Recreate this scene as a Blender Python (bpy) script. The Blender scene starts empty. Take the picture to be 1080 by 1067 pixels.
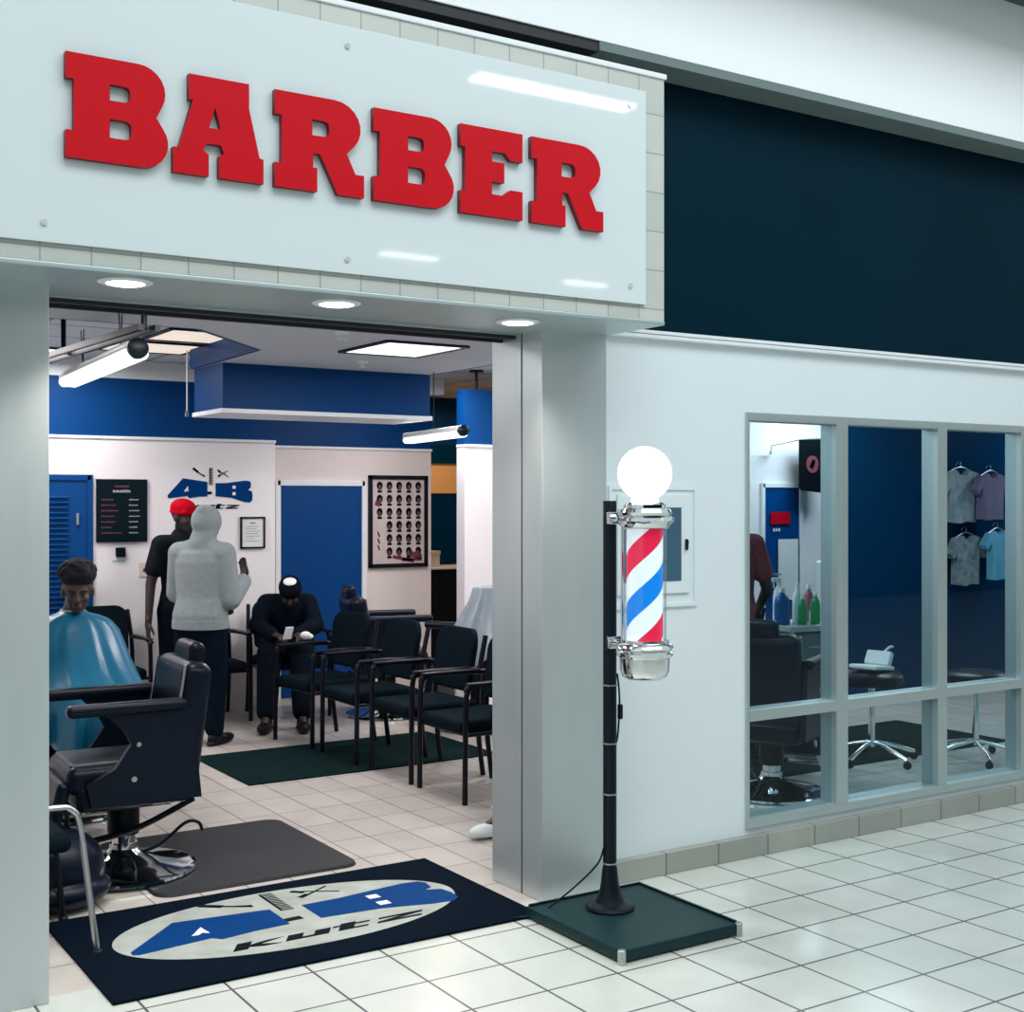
import bpy, bmesh, math, random
from mathutils import Vector, Matrix, Euler
random.seed(7)
SC = bpy.context.scene
COL = SC.collection
PI = math.pi
V = Vector
# ------------------------------------------------------------------ camera
cam_data = bpy.data.cameras.new('camera'); cam = bpy.data.objects.new('camera', cam_data); COL.objects.link(cam)
cam.location = (0, -4.52, 1.70)
cam.rotation_euler = (PI / 2, 0, -math.atan(880 / 1363))
cam_data.sensor_width = 36; cam_data.lens = 36 * 1363 / 1080
cam_data.shift_y = -5.5 / 1080
cam_data.clip_start = .05
SC.camera = cam
# ------------------------------------------------------------------ world, exposure
SC.view_settings.view_transform = 'Standard'; SC.view_settings.look = 'None'
SC.view_settings.gamma = 1; SC.view_settings.use_curve_mapping = False
SC.view_settings.exposure = 0.0
wd = bpy.data.worlds.new('world'); SC.world = wd; wd.use_nodes = True
bg = wd.node_tree.nodes['Background']; bg.inputs[0].default_value = (.78, .88, .92, 1); bg.inputs[1].default_value = .78
# ------------------------------------------------------------------ lamps
def area(name, loc, rot, sx, sy, power, col=(1, 1, 1)):
    l = bpy.data.lights.new(name, 'AREA'); l.shape = 'RECTANGLE'; l.size = sx; l.size_y = sy; l.energy = power; l.color = col
    o = bpy.data.objects.new(name, l); COL.objects.link(o); o.location = loc; o.rotation_euler = rot
    return o
# added unseen overhead fill for the hall, then lamps for the shop ceiling
area('hall_fill_light', (3.5, -4.8, 7.6), (math.radians(24), 0, 0), 10, 3, 440, (.90, .98, 1.0))
for (x, y, z, sx, sy, p) in [(3.8, 2.62, 2.62, .5, .6, 34), (2.3, 5.0, 2.74, .6, .4, 20), (1.2, 4.4, 2.74, .6, .9, 42),
                             (5.8, 3.3, 2.72, .6, 1.2, 34), (8.2, 2.3, 2.72, .6, 1.2, 34), (9.3, 4.1, 2.72, .8, .6, 36),
                             (11.2, 2.2, 2.72, .6, 1.2, 32), (1.9, 1.0, 2.60, .6, .5, 16), (4.3, 1.3, 2.60, .6, .5, 16), (5.15, 4.5, 2.74, .4, .4, 24)]:
    area('shop_light_and_fill', (x, y, z), (0, 0, 0), sx, sy, p, (1, .95, .95))  # some sit at fixtures, others are added without one to brighten walls
area('back_room_light', (6.6, 6.7, 2.7), (0, 0, 0), .5, .5, 12, (1, .70, .40))
for x in (1.24, 2.02, 2.842):
    l = bpy.data.lights.new('downlight', 'SPOT'); l.energy = 45; l.spot_size = 1.9; l.spot_blend = .7; l.shadow_soft_size = .05; l.color = (1, .93, .82)
    o = bpy.data.objects.new('downlight', l); COL.objects.link(o); o.location = (x, -.2, 2.40)

# ------------------------------------------------------------------ materials
def mat(name, col, rough=.6, metal=0, var=.0, scale=6, bump=0, bscale=60, emit=None, estr=0, spec=.5, coat=0, trans=0, stretch=None, sheen=0):
    m = bpy.data.materials.new(name); m.use_nodes = True
    nt = m.node_tree; n = nt.nodes; b = n['Principled BSDF']
    b.inputs['Base Color'].default_value = (*col, 1)
    b.inputs['Roughness'].default_value = rough; b.inputs['Metallic'].default_value = metal
    b.inputs['Specular IOR Level'].default_value = spec
    if coat: b.inputs['Coat Weight'].default_value = coat; b.inputs['Coat Roughness'].default_value = .08
    if trans: b.inputs['Transmission Weight'].default_value = trans
    if sheen: b.inputs['Sheen Weight'].default_value = sheen
    if emit: b.inputs['Emission Color'].default_value = (*emit, 1); b.inputs['Emission Strength'].default_value = estr
    tc = n.new('ShaderNodeTexCoord'); mp = n.new('ShaderNodeMapping')
    nt.links.new(tc.outputs['Object'], mp.inputs[0])
    if stretch: mp.inputs['Scale'].default_value = stretch
    nz = n.new('ShaderNodeTexNoise'); nz.inputs['Scale'].default_value = scale; nz.inputs['Detail'].default_value = 4
    nt.links.new(mp.outputs[0], nz.inputs['Vector'])
    if var:
        mr = n.new('ShaderNodeMapRange'); mr.inputs[3].default_value = 1 - var; mr.inputs[4].default_value = 1 + var
        nt.links.new(nz.outputs[0], mr.inputs[0])
        vm = n.new('ShaderNodeVectorMath'); vm.operation = 'SCALE'; vm.inputs[0].default_value = col
        nt.links.new(mr.outputs[0], vm.inputs['Scale']); nt.links.new(vm.outputs[0], b.inputs['Base Color'])
    if bump:
        n2 = n.new('ShaderNodeTexNoise'); n2.inputs['Scale'].default_value = bscale; n2.inputs['Detail'].default_value = 3
        nt.links.new(mp.outputs[0], n2.inputs['Vector'])
        bp = n.new('ShaderNodeBump'); bp.inputs['Strength'].default_value = bump; bp.inputs['Distance'].default_value = .01
        nt.links.new(n2.outputs[0], bp.inputs['Height']); nt.links.new(bp.outputs[0], b.inputs['Normal'])
    return m

def tile_mat(name, c1, c2, grout, w, h, ox, oy, plane='xy', mortar=.004, rough=.35, var=.10):
    m = bpy.data.materials.new(name); m.use_nodes = True
    nt = m.node_tree; n = nt.nodes; L = nt.links.new; b = n['Principled BSDF']
    tc = n.new('ShaderNodeTexCoord'); sp = n.new('ShaderNodeSeparateXYZ'); L(tc.outputs['Object'], sp.inputs[0])
    cb = n.new('ShaderNodeCombineXYZ'); ax = {'x': 0, 'y': 1, 'z': 2}
    for i, (a, o) in enumerate(zip(plane, (ox, oy))):
        s = n.new('ShaderNodeMath'); s.operation = 'SUBTRACT'; s.inputs[1].default_value = o - 100 * (w, h)[i]
        L(sp.outputs[ax[a]], s.inputs[0]); L(s.outputs[0], cb.inputs[i])
    br = n.new('ShaderNodeTexBrick'); br.offset = 0; br.squash = 1
    br.inputs['Scale'].default_value = 1; br.inputs['Brick Width'].default_value = w; br.inputs['Row Height'].default_value = h
    br.inputs['Mortar Size'].default_value = mortar; br.inputs['Mortar Smooth'].default_value = .1
    br.inputs['Color1'].default_value = (*c1, 1); br.inputs['Color2'].default_value = (*c2, 1); br.inputs['Mortar'].default_value = (*grout, 1)
    L(cb.outputs[0], br.inputs['Vector'])
    nz = n.new('ShaderNodeTexNoise'); nz.inputs['Scale'].default_value = 5; nz.inputs['Detail'].default_value = 6; L(tc.outputs['Object'], nz.inputs['Vector'])
    mr = n.new('ShaderNodeMapRange'); mr.inputs[3].default_value = 1 - var; mr.inputs[4].default_value = 1 + var; L(nz.outputs[0], mr.inputs[0])
    vm = n.new('ShaderNodeVectorMath'); vm.operation = 'SCALE'; L(br.outputs['Color'], vm.inputs[0]); L(mr.outputs[0], vm.inputs['Scale'])
    L(vm.outputs[0], b.inputs['Base Color'])
    b.inputs['Roughness'].default_value = rough
    bp = n.new('ShaderNodeBump'); bp.inputs['Strength'].default_value = .3; bp.inputs['Distance'].default_value = .003; bp.invert = True
    L(br.outputs['Fac'], bp.inputs['Height']); L(bp.outputs[0], b.inputs['Normal'])
    return m

M = {}
M['wall'] = mat('hall_paint', (.74, .81, .84), .6, var=.03, scale=1.5)
M['bulk'] = mat('bulkhead_paint', (.90, .93, .94), .7, var=.02, scale=1)
M['darkpanel'] = mat('dark_teal_panel', (.0, .016, .029), .5, spec=.05, var=.25, scale=.9)
M['greytrim'] = mat('grey_soffit', (.15, .20, .20), .7)
M['mceil'] = mat('hall_ceiling', (.05, .09, .09), .8)
M['steel'] = mat('brushed_steel', (.58, .64, .65), .40, metal=.62, var=.07, scale=1.6, stretch=(5, 5, .8), bump=.55, bscale=.9)
M['alum'] = mat('anodised_aluminium', (.50, .58, .58), .42, metal=.7, var=.04, scale=5)
M['darkgap'] = mat('dark_joint', (.01, .012, .015), .6)
M['swhite'] = mat('shop_white_paint', (.86, .83, .85), .6, var=.02, scale=1.2)
M['pink'] = mat('shop_cream_paint', (.80, .72, .70), .6, var=.02, scale=1.2)
M['sblue'] = mat('shop_blue_paint', (.0, .045, .18), .5, spec=.15, var=.06, scale=1.2)
M['dblue'] = mat('blue_door_paint', (.0, .052, .21), .4, spec=.2, var=.05, scale=2)
M['nblue'] = mat('navy_partition', (.0, .030, .085), .4, var=.2, scale=.8, spec=0.04)
M['trimw'] = mat('white_trim', (.80, .84, .86), .4)
M['sceil'] = mat('shop_ceiling', (.56, .60, .66), .8, var=.03)
M['tceil'] = tile_mat('shop_ceiling_grid', (.60, .66, .72), (.57, .63, .70), (.25, .30, .36), .6, .6, .1, .2, 'xy', .02, .8, .03)
M['tilehall'] = tile_mat('hall_floor_tile', (.56, .60, .55), (.62, .63, .60), (.10, .10, .10), .3055, .302, 3.4535, -.818, 'xy', .005, .22, .12)
M['tileshop'] = tile_mat('shop_floor_tile', (.50, .46, .42), (.58, .53, .49), (.08, .07, .07), .2085, .345, 2.734, 1.035, 'xy', .003, .3, .16)
M['tilesign'] = tile_mat('fascia_tile', (.50, .53, .49), (.56, .58, .54), (.33, .35, .33), .157, .160, .941, 2.648, 'xz', .003, .45, .08)
M['tileskirt'] = tile_mat('skirting_tile', (.30, .32, .29), (.35, .36, .32), (.13, .14, .13), .315, 2.0, 3.772, -1, 'xz', .004, .5, .14)
M['panel'] = mat('sign_acrylic', (.68, .75, .76), .04, spec=.7)
M['red'] = mat('red_letter_face', (.58, .002, .010), .5, spec=.15)
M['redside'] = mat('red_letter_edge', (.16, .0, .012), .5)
M['chrome'] = mat('chrome', (.78, .80, .80), .08, metal=1)
M['chromer'] = mat('satin_chrome', (.5, .52, .54), .28, metal=1)
M['blackmetal'] = mat('black_metal', (.003, .008, .014), .4, var=.1, spec=0.2)
M['greenmetal'] = mat('dark_green_coated_plate', (.004, .028, .032), .45, var=.12, scale=4, spec=0.2)
M['vinyl'] = mat('black_vinyl', (.003, .007, .018), .32, var=.15, scale=5, bump=.12, bscale=14, spec=0.2)
M['vinylseat'] = mat('charcoal_vinyl', (.035, .036, .045), .38, var=.15, scale=5)
M['fabric'] = mat('dark_chair_fabric', (.004, .010, .016), .85, var=.2, scale=30, bump=.2, bscale=200, spec=0.04)
M['plastic'] = mat('dark_arm_plastic', (.005, .006, .012), .35, spec=0.2)
M['mat'] = mat('entrance_mat_rubber', (.0015, .006, .014), .9, var=.2, scale=20, bump=.4, bscale=300, spec=0.04)
M['matgreen'] = mat('green_black_mat', (.004, .016, .017), .85, var=.25, scale=6, bump=.3, bscale=200, spec=0.04)
M['matgrey'] = mat('worn_floor_mat', (.028, .030, .034), .55, var=.35, scale=3, bump=.15, bscale=60, spec=0.2)
M['matlogo'] = mat('mat_oval_grey', (.36, .39, .36), .9, var=.35, scale=9, bump=.3, bscale=300)
M['logoblue'] = mat('logo_blue', (.0, .040, .17), .6, var=.08, scale=10, spec=0.04)
M['logoblack'] = mat('logo_black', (.003, .005, .008), .6, spec=0.04)
M['white'] = mat('white_plain', (.80, .82, .82), .5)
M['sign_dark'] = mat('menu_board', (.002, .010, .016), .5, spec=.08)
M['menured'] = mat('menu_red_text', (.16, .03, .05), .6)
M['menuwhite'] = mat('menu_white_text', (.33, .36, .40), .6)
M['glow'] = mat('lamp_diffuser', (.7, .7, .7), .5, emit=(.97, 1, .97), estr=1.3)
M['glowtube'] = mat('bright_tube_diffuser', (.9, .9, .9), .5, emit=(.97, 1, .98), estr=9)
M['glowwarm'] = mat('warm_ceiling_diffuser', (.6, .56, .5), .5, emit=(1, .86, .72), estr=.72)
M['glowdown'] = mat('downlight_lens', (1, .95, .85), .5, emit=(1, .93, .80), estr=6)
M['globe'] = mat('glowing_globe', (1, 1, 1), .3, emit=(.97, 1, .99), estr=2.2)
M['cape'] = mat('blue_cape_nylon', (.0, .155, .285), .36, var=.35, scale=5, bump=.6, bscale=7)
M['greycape'] = mat('grey_cape_nylon', (.20, .25, .29), .42, var=.25, scale=6, stretch=(6, 6, 1), bump=.2, bscale=6)
M['skin'] = mat('dark_brown_skin', (.035, .020, .017), .5, var=.1, scale=8)
M['skin2'] = mat('medium_brown_skin', (.085, .055, .047), .5, var=.1, scale=8)
M['hair'] = mat('black_hair', (.004, .005, .009), .8, bump=.5, bscale=120)
M['hoodie'] = mat('heather_grey_fleece', (.26, .305, .32), .9, var=.18, scale=22, bump=.35, bscale=26)
M['capred'] = mat('red_cap_cloth', (.50, .0, .012), .8, spec=.1)
M['darkcloth'] = mat('black_clothing', (.004, .007, .014), .85, var=.3, scale=12, bump=.3, bscale=30, spec=0.04)
M['navycloth'] = mat('navy_trousers', (.003, .009, .018), .85, var=.3, scale=12, bump=.3, bscale=30, spec=0.04)
M['pattern'] = mat('patterned_tee', (.010, .013, .016), .9, var=.95, scale=30, spec=.05)
M['redshirt'] = mat('dark_red_shirt', (.20, .045, .06), .85, var=.7, scale=40)
M['shoewhite'] = mat('white_sneaker', (.68, .71, .72), .6)
M['shoeblack'] = mat('black_shoe_leather', (.004, .006, .010), .45, spec=.2)
M['orange'] = mat('back_room_wall', (.80, .48, .22), .7)
M['beige'] = mat('beige_plastic', (.62, .56, .48), .6)
M['paper'] = mat('paper', (.76, .77, .76), .7)
M['cabblue'] = mat('cabinet_tinted_glass', (.06, .13, .19), .15)
M['bottleblue'] = mat('blue_bottle', (.0, .10, .36), .3)
M['bottlegreen'] = mat('green_bottle', (.02, .36, .12), .3)
M['bottlewhite'] = mat('white_bottle', (.75, .85, .83), .35)
M['counter'] = mat('grey_counter', (.12, .17, .19), .5, var=.1)
M['reflected_garment1'] = mat('pale_cotton', (.26, .32, .35), .9, var=.5, scale=14)
M['reflected_garment2'] = mat('mauve_cotton', (.16, .13, .22), .9, var=.2, scale=14)
M['reflected_garment3'] = mat('light_blue_cotton', (.12, .38, .55), .9, var=.3, scale=8)
M['reflected_garment4'] = mat('grey_print_cotton', (.20, .25, .28), .9, var=.9, scale=20)
M['sblack'] = mat('streaked_black', (.01, .02, .03), .6)
def glass_mat(name, tint, rf=1.0):
    m = bpy.data.materials.new(name); m.use_nodes = True; nt = m.node_tree; n = nt.nodes; L = nt.links.new
    n.remove(n['Principled BSDF']); out = n['Material Output']
    t = n.new('ShaderNodeBsdfTransparent'); t.inputs[0].default_value = (*tint, 1)
    g = n.new('ShaderNodeBsdfGlossy'); g.inputs['Roughness'].default_value = .02
    lw = n.new('ShaderNodeLayerWeight'); lw.inputs[0].default_value = .5
    pw = n.new('ShaderNodeMath'); pw.operation = 'POWER'; pw.inputs[1].default_value = 5; L(lw.outputs['Facing'], pw.inputs[0])
    f = n.new('ShaderNodeMath'); f.operation = 'MULTIPLY_ADD'; f.inputs[1].default_value = .9; f.inputs[2].default_value = .02; L(pw.outputs[0], f.inputs[0])
    mx = n.new('ShaderNodeMixShader'); L(f.outputs[0], mx.inputs[0]); L(t.outputs[0], mx.inputs[1]); L(g.outputs[0], mx.inputs[2]); L(mx.outputs[0], out.inputs[0])
    return m
M['glass'] = glass_mat('window_glass', (.72, .86, .90))
M['clearglass'] = glass_mat('clear_tube_glass', (.96, .98, 1))
def stripe_mat():
    m = bpy.data.materials.new('barber_stripes'); m.use_nodes = True; nt = m.node_tree; n = nt.nodes; L = nt.links.new; b = n['Principled BSDF']
    tc = n.new('ShaderNodeTexCoord'); sp = n.new('ShaderNodeSeparateXYZ'); L(tc.outputs['Object'], sp.inputs[0])
    at = n.new('ShaderNodeMath'); at.operation = 'ARCTAN2'; L(sp.outputs[1], at.inputs[0]); L(sp.outputs[0], at.inputs[1])
    dv = n.new('ShaderNodeMath'); dv.operation = 'DIVIDE'; dv.inputs[1].default_value = 2 * PI; L(at.outputs[0], dv.inputs[0])
    zz = n.new('ShaderNodeMath'); zz.operation = 'MULTIPLY'; zz.inputs[1].default_value = -1 / .39; L(sp.outputs[2], zz.inputs[0])
    ad = n.new('ShaderNodeMath'); ad.operation = 'ADD'; L(dv.outputs[0], ad.inputs[0]); L(zz.outputs[0], ad.inputs[1])
    ph = n.new('ShaderNodeMath'); ph.operation = 'ADD'; ph.inputs[1].default_value = 20.12; L(ad.outputs[0], ph.inputs[0])
    fr = n.new('ShaderNodeMath'); fr.operation = 'FRACT'; L(ph.outputs[0], fr.inputs[0])
    cr = n.new('ShaderNodeValToRGB'); cr.color_ramp.interpolation = 'CONSTANT'; e = cr.color_ramp.elements
    e[0].position = 0; e[0].color = (.85, .90, .90, 1); e[1].position = .25; e[1].color = (.80, .01, .06, 1)
    x = e.new(.5); x.color = (.85, .90, .90, 1); x = e.new(.75); x.color = (.0, .22, .72, 1)
    L(fr.outputs[0], cr.inputs[0]); L(cr.outputs[0], b.inputs['Base Color']); L(cr.outputs[0], b.inputs['Emission Color'])
    b.inputs['Emission Strength'].default_value = .45; b.inputs['Roughness'].default_value = .4
    return m
M['stripes'] = stripe_mat()

# ------------------------------------------------------------------ mesh helpers
class MB:
    def __init__(s): s.bm = bmesh.new()
    def _merge(s, b2, Mx=None):
        if Mx is not None: b2.transform(Mx)
        me = bpy.data.meshes.new('tmp'); b2.to_mesh(me); b2.free(); s.bm.from_mesh(me); bpy.data.meshes.remove(me)
    def box(s, c, d, r=0, Mx=None, seg=2, rot=None):
        b = bmesh.new(); bmesh.ops.create_cube(b, size=1); b.transform(Matrix.Diagonal((*d, 1)))
        if r: bmesh.ops.bevel(b, geom=b.edges[:], offset=r, segments=seg, profile=.5, affect='EDGES')
        if rot: b.transform(Euler(rot).to_matrix().to_4x4())
        b.transform(Matrix.Translation(c)); s._merge(b, Mx); return s
    def bx(s, x0, x1, y0, y1, z0, z1, r=0):
        return s.box(((x0 + x1) / 2, (y0 + y1) / 2, (z0 + z1) / 2), (x1 - x0, y1 - y0, z1 - z0), r)
    def cyl(s, p0, p1, r0, r1=None, seg=20):
        p0, p1 = V(p0), V(p1); r1 = r0 if r1 is None else r1; d = p1 - p0
        b = bmesh.new(); bmesh.ops.create_cone(b, cap_ends=True, segments=seg, radius1=r0, radius2=r1, depth=d.length)
        s._merge(b, Matrix.Translation((p0 + p1) / 2) @ d.to_track_quat('Z', 'Y').to_matrix().to_4x4()); return s
    def ell(s, c, r, rot=None, seg=24):
        b = bmesh.new(); bmesh.ops.create_uvsphere(b, u_segments=seg, v_segments=seg * 2 // 3, radius=1)
        b.transform(Matrix.Diagonal((*r, 1)))
        if rot is not None: b.transform(rot.to_4x4() if isinstance(rot, Matrix) else Euler(rot).to_matrix().to_4x4())
        s._merge(b, Matrix.Translation(c)); return s
    def cap(s, p0, p1, r0, r1, seg=14, n=4):
        p0, p1 = V(p0), V(p1); d = p1 - p0; L = d.length
        if L < 1e-5: return s.ell(p0, (r0,) * 3)
        prof = [(r0 * math.cos(a), -r0 * math.sin(a)) for a in [PI / 2 * (1 - i / n) for i in range(1, n + 1)]] + \
               [(r1 * math.cos(a), L + r1 * math.sin(a)) for a in [PI / 2 * i / n for i in range(0, n)]]
        prof = [(0, -r0)] + prof + [(0, L + r1)]
        return s.lathe(prof, seg, Matrix.Translation(p0) @ d.to_track_quat('Z', 'Y').to_matrix().to_4x4())
    def lathe(s, prof, seg=32, Mx=None):
        b = bmesh.new(); rings = []
        for r, z in prof:
            if r < 1e-6: rings.append([b.verts.new((0, 0, z))])
            else: rings.append([b.verts.new((r * math.cos(2 * PI * i / seg), r * math.sin(2 * PI * i / seg), z)) for i in range(seg)])
        for a, c in zip(rings, rings[1:]):
            for i in range(seg):
                j = (i + 1) % seg
                if len(a) == 1 and len(c) == 1: continue
                if len(a) == 1: b.faces.new((a[0], c[j], c[i]))
                elif len(c) == 1: b.faces.new((a[i], a[j], c[0]))
                else: b.faces.new((a[i], a[j], c[j], c[i]))
        for rg in (rings[0], rings[-1]):
            if len(rg) > 1:
                try: b.faces.new(rg)
                except Exception: pass
        bmesh.ops.recalc_face_normals(b, faces=b.faces[:])
        s._merge(b, Mx); return s
    def tube(s, pts, r, seg=10):
        pts = [V(p) for p in pts]; b = bmesh.new(); rings = []; up = None
        for i, p in enumerate(pts):
            d = (pts[min(i + 1, len(pts) - 1)] - pts[max(i - 1, 0)]).normalized()
            if up is None:
                up = d.orthogonal().normalized()
            up = (up - d * up.dot(d)).normalized(); sd = d.cross(up)
            rings.append([b.verts.new(p + (up * math.cos(2 * PI * k / seg) + sd * math.sin(2 * PI * k / seg)) * r) for k in range(seg)])
        for a, c in zip(rings, rings[1:]):
            for k in range(seg): b.faces.new((a[k], a[(k + 1) % seg], c[(k + 1) % seg], c[k]))
        b.faces.new(rings[0]); b.faces.new(rings[-1]); bmesh.ops.recalc_face_normals(b, faces=b.faces[:]); s._merge(b); return s
    def loft(s, rings, cap0=True, cap1=True):
        b = bmesh.new(); R = [[b.verts.new(p) for p in r] for r in rings]; n = len(R[0])
        for a, c in zip(R, R[1:]):
            for k in range(n): b.faces.new((a[k], a[(k + 1) % n], c[(k + 1) % n], c[k]))
        if cap0: b.faces.new(R[0])
        if cap1: b.faces.new(R[-1])
        bmesh.ops.recalc_face_normals(b, faces=b.faces[:]); s._merge(b); return s
    def prism(s, pts, fn0, fn1):
        b = bmesh.new(); A = [b.verts.new(fn0(*p)) for p in pts]; B = [b.verts.new(fn1(*p)) for p in pts]; n = len(A)
        b.faces.new(A); b.faces.new(B)
        for i in range(n): b.faces.new((A[i], A[(i + 1) % n], B[(i + 1) % n], B[i]))
        bmesh.ops.recalc_face_normals(b, faces=b.faces[:]); bmesh.ops.triangulate(b, faces=[f for f in b.faces if len(f.verts) > 4]); s._merge(b); return s
    def build(s, name, m, parent=None, ang=40, loc=None):
        me = bpy.data.meshes.new(name)
        if loc is not None: s.bm.transform(Matrix.Translation(-V(loc)))
        s.bm.to_mesh(me); s.bm.free()
        for p in me.polygons: p.use_smooth = True
        me.set_sharp_from_angle(angle=math.radians(ang))
        me.materials.append(m)
        o = bpy.data.objects.new(name, me); COL.objects.link(o)
        if parent: o.parent = parent
        if loc is not None: o.location = loc
        wn = o.modifiers.new('weighted', 'WEIGHTED_NORMAL'); wn.keep_sharp = True
        return o

def spline(pts, n=8):
    pts = [V(p) for p in pts]; out = []
    P = [pts[0]] + pts + [pts[-1]]
    for i in range(1, len(P) - 2):
        for k in range(n):
            t = k / n; a, b, c, d = P[i - 1], P[i], P[i + 1], P[i + 2]
            out.append(.5 * ((2 * b) + (c - a) * t + (2 * a - 5 * b + 4 * c - d) * t * t + (3 * b - a - 3 * c + d) * t ** 3))
    return out + [pts[-1]]

def tag(o, label, cat, group=None):
    o['label'] = label; o['category'] = cat
    if group: o['group'] = group
    return o
def thing(name, label, cat, loc=(0, 0, 0), rz=0, group=None):
    o = bpy.data.objects.new(name, None); COL.objects.link(o); o.location = loc; o.rotation_euler = (0, 0, rz); o.empty_display_size = .1
    return tag(o, label, cat, group)
def struct(o): o['kind'] = 'structure'; return o
def lab(o, l): o['label'] = l; return o
def dup(root, loc, rz, label, group=None):
    r = root.copy(); COL.objects.link(r); r.location = loc; r.rotation_euler = (0, 0, rz); r['label'] = label
    if group: r['group'] = group
    for ch in list(root.children):
        c = ch.copy(); COL.objects.link(c); c.parent = r
        for g in list(ch.children):
            d = g.copy(); COL.objects.link(d); d.parent = c
    return r
def flat2d(name, polys, m, origin, ux, uy, nrm, depth, parent=None, bev=0, sidemat=None):
    """outline (with holes) as a solid plate; polys in metres on plane origin + x*ux + y*uy, thickness along nrm"""
    cu = bpy.data.curves.new('c', 'CURVE'); cu.dimensions = '2D'; cu.fill_mode = 'BOTH'; cu.extrude = depth / 2; cu.bevel_depth = bev
    for pl in polys:
        sp = cu.splines.new('POLY'); sp.points.add(len(pl) - 1); sp.use_cyclic_u = True
        for i, (x, y) in enumerate(pl): sp.points[i].co = (x, y, 0, 1)
    t = bpy.data.objects.new('t', cu); COL.objects.link(t); bpy.context.view_layer.update()
    me = bpy.data.meshes.new_from_object(t.evaluated_get(bpy.context.evaluated_depsgraph_get()))
    bpy.data.objects.remove(t)
    ux, uy, nrm = V(ux), V(uy), V(nrm); Mx = Matrix((ux, uy, nrm)).transposed().to_4x4(); Mx.translation = V(origin) + nrm * depth / 2
    me.transform(Mx); me.materials.clear(); me.materials.append(m)
    if sidemat:
        me.materials.append(sidemat)
        for p in me.polygons: p.material_index = 0 if abs(p.normal.dot(nrm)) > .9 else 1
    me.name = name
    o = bpy.data.objects.new(name, me); COL.objects.link(o)
    if parent: o.parent = parent
    return o

# ================================================================== SETTING
struct(MB().bx(-8, 30, -11, .06, -.06, 0).build('floor', M['tilehall']))
struct(MB().bx(-1.2, 14, .06, 8, -.06, 0).build('floor', M['tileshop']))
# hall wall with the window opening
w = MB()
w.bx(3.411, 4.30, .08, .26, 0, 2.455).bx(4.30, 7.95, .08, .26, 2.125, 2.455).bx(4.30, 7.95, .08, .26, 0, .13).bx(7.95, 13, .08, .26, 0, 2.455)
struct(w.build('wall_front', M['wall']))
struct(MB().bx(3.411, 13, .03, .08, 0, .10, .004).build('baseboard_front', M['tileskirt']))
t = MB(); t.bx(3.43, 13, .045, .10, 2.435, 2.452, .003).bx(3.43, 13, .06, .10, 2.458, 2.474, .003)
struct(t.build('trim_1', M['trimw']))
struct(MB().bx(-6, 13, .08, .2, 2.456, 3.7).build('wall_upper', M['darkpanel']))
struct(MB().bx(-6, 13, -.10, .4, 3.66, 4.40).build('wall_bulkhead', M['bulk']))
struct(MB().bx(3.30, 13, -.098, .4, 3.62, 3.662).build('trim_2', M['greytrim']))
struct(MB().bx(-6, 3.30, -.09, .4, 3.615, 3.662).build('trim_2', M['darkgap']))
struct(MB().bx(-6, 13, -.6, .4, 4.40, 4.5).build('ceiling', M['mceil']))
# unseen hall wall behind the viewer, added dark to deepen the window reflections
ob = MB(); ob.bx(-8, 30, -11.2, -11, 0, 4.2); struct(ob.build('wall_unseen_opposite', M['darkpanel']))
struct(MB().bx(-8, 30, -11.25, -11, 4.2, 4.6).build('wall_unseen_upper', M['bulk']))
# left column and right pillar of the entrance
c = MB(); c.bx(-6, 1.056, 0, .40, 0, 2.43, .004); struct(c.build('wall_left_pier', M['steel']))
p = MB(); p.bx(3.07, 3.411, 0, .155, 0, 2.43, .005).bx(3.075, 3.411, .155, .165, 0, 2.43).bx(3.07, 3.411, .165, .40, 0, 2.43, .004)
struct(p.build('wall_right_pier', M['steel']))
struct(MB().bx(3.0735, 3.08, .154, .166, 0, 2.43).build('trim_3', M['darkgap']))
# header box that carries the sign, its soffit and the roller track
h = MB(); h.bx(-6, 3.431, -.37, .06, 2.44, 3.45, .006); struct(h.build('wall_header', M['tilesign']))
s_ = MB(); s_.bx(-6, 3.431, -.372, .20, 2.425, 2.442, .003); struct(s_.build('trim_4', M['alum']))
s_ = MB(); s_.bx(-6, 3.07, .20, .40, 2.42, 2.66)
struct(s_.build('wall_lintel', M['alum']))
tk = MB()
for y0, y1, z in ((.205, .235, 2.405), (.25, .29, 2.412), (.31, .33, 2.40), (.35, .385, 2.412)): tk.bx(1.056, 3.07, y0, y1, z, 2.42)
struct(tk.build('trim_5', M['darkgap']))
struct(MB().bx(-6, 3.437, -.378, -.30, 3.44, 3.462, .003).build('trim_6', M['trimw']))

# shop shell
BL, BR = 5.6, 5.85
struct(MB().bx(-1.2, 4.182, BL, BL + .12, 0, 2.18).build('wall_back', M['swhite']))
struct(MB().bx(4.182, 5.81, BR, BR + .12, 0, 2.15).bx(4.06, 4.181, BL + .06, BR + .1, 0, 2.15).build('wall_back', M['pink']))
b = MB(); b.bx(-1.2, 4.182, BL + .01, BL + .12, 2.20, 2.655); b.bx(4.182, 5.81, BR + .01, BR + .12, 2.17, 2.655).bx(4.06, 4.181, BL + .06, BR + .1, 2.17, 2.655)
struct(b.build('wall_back_band', M['sblue']))
struct(MB().bx(-1.2, 4.187, BL - .015, BL + .12, 2.18, 2.203, .003).bx(4.187, 5.815, BR - .015, BR + .12, 2.15, 2.173, .003).build('trim_7', M['trimw']))
struct(MB().bx(-1.2, 5.81, BL + .01, BL + .12, 2.655, 2.82).build('wall_back_top', M['trimw']))
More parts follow.
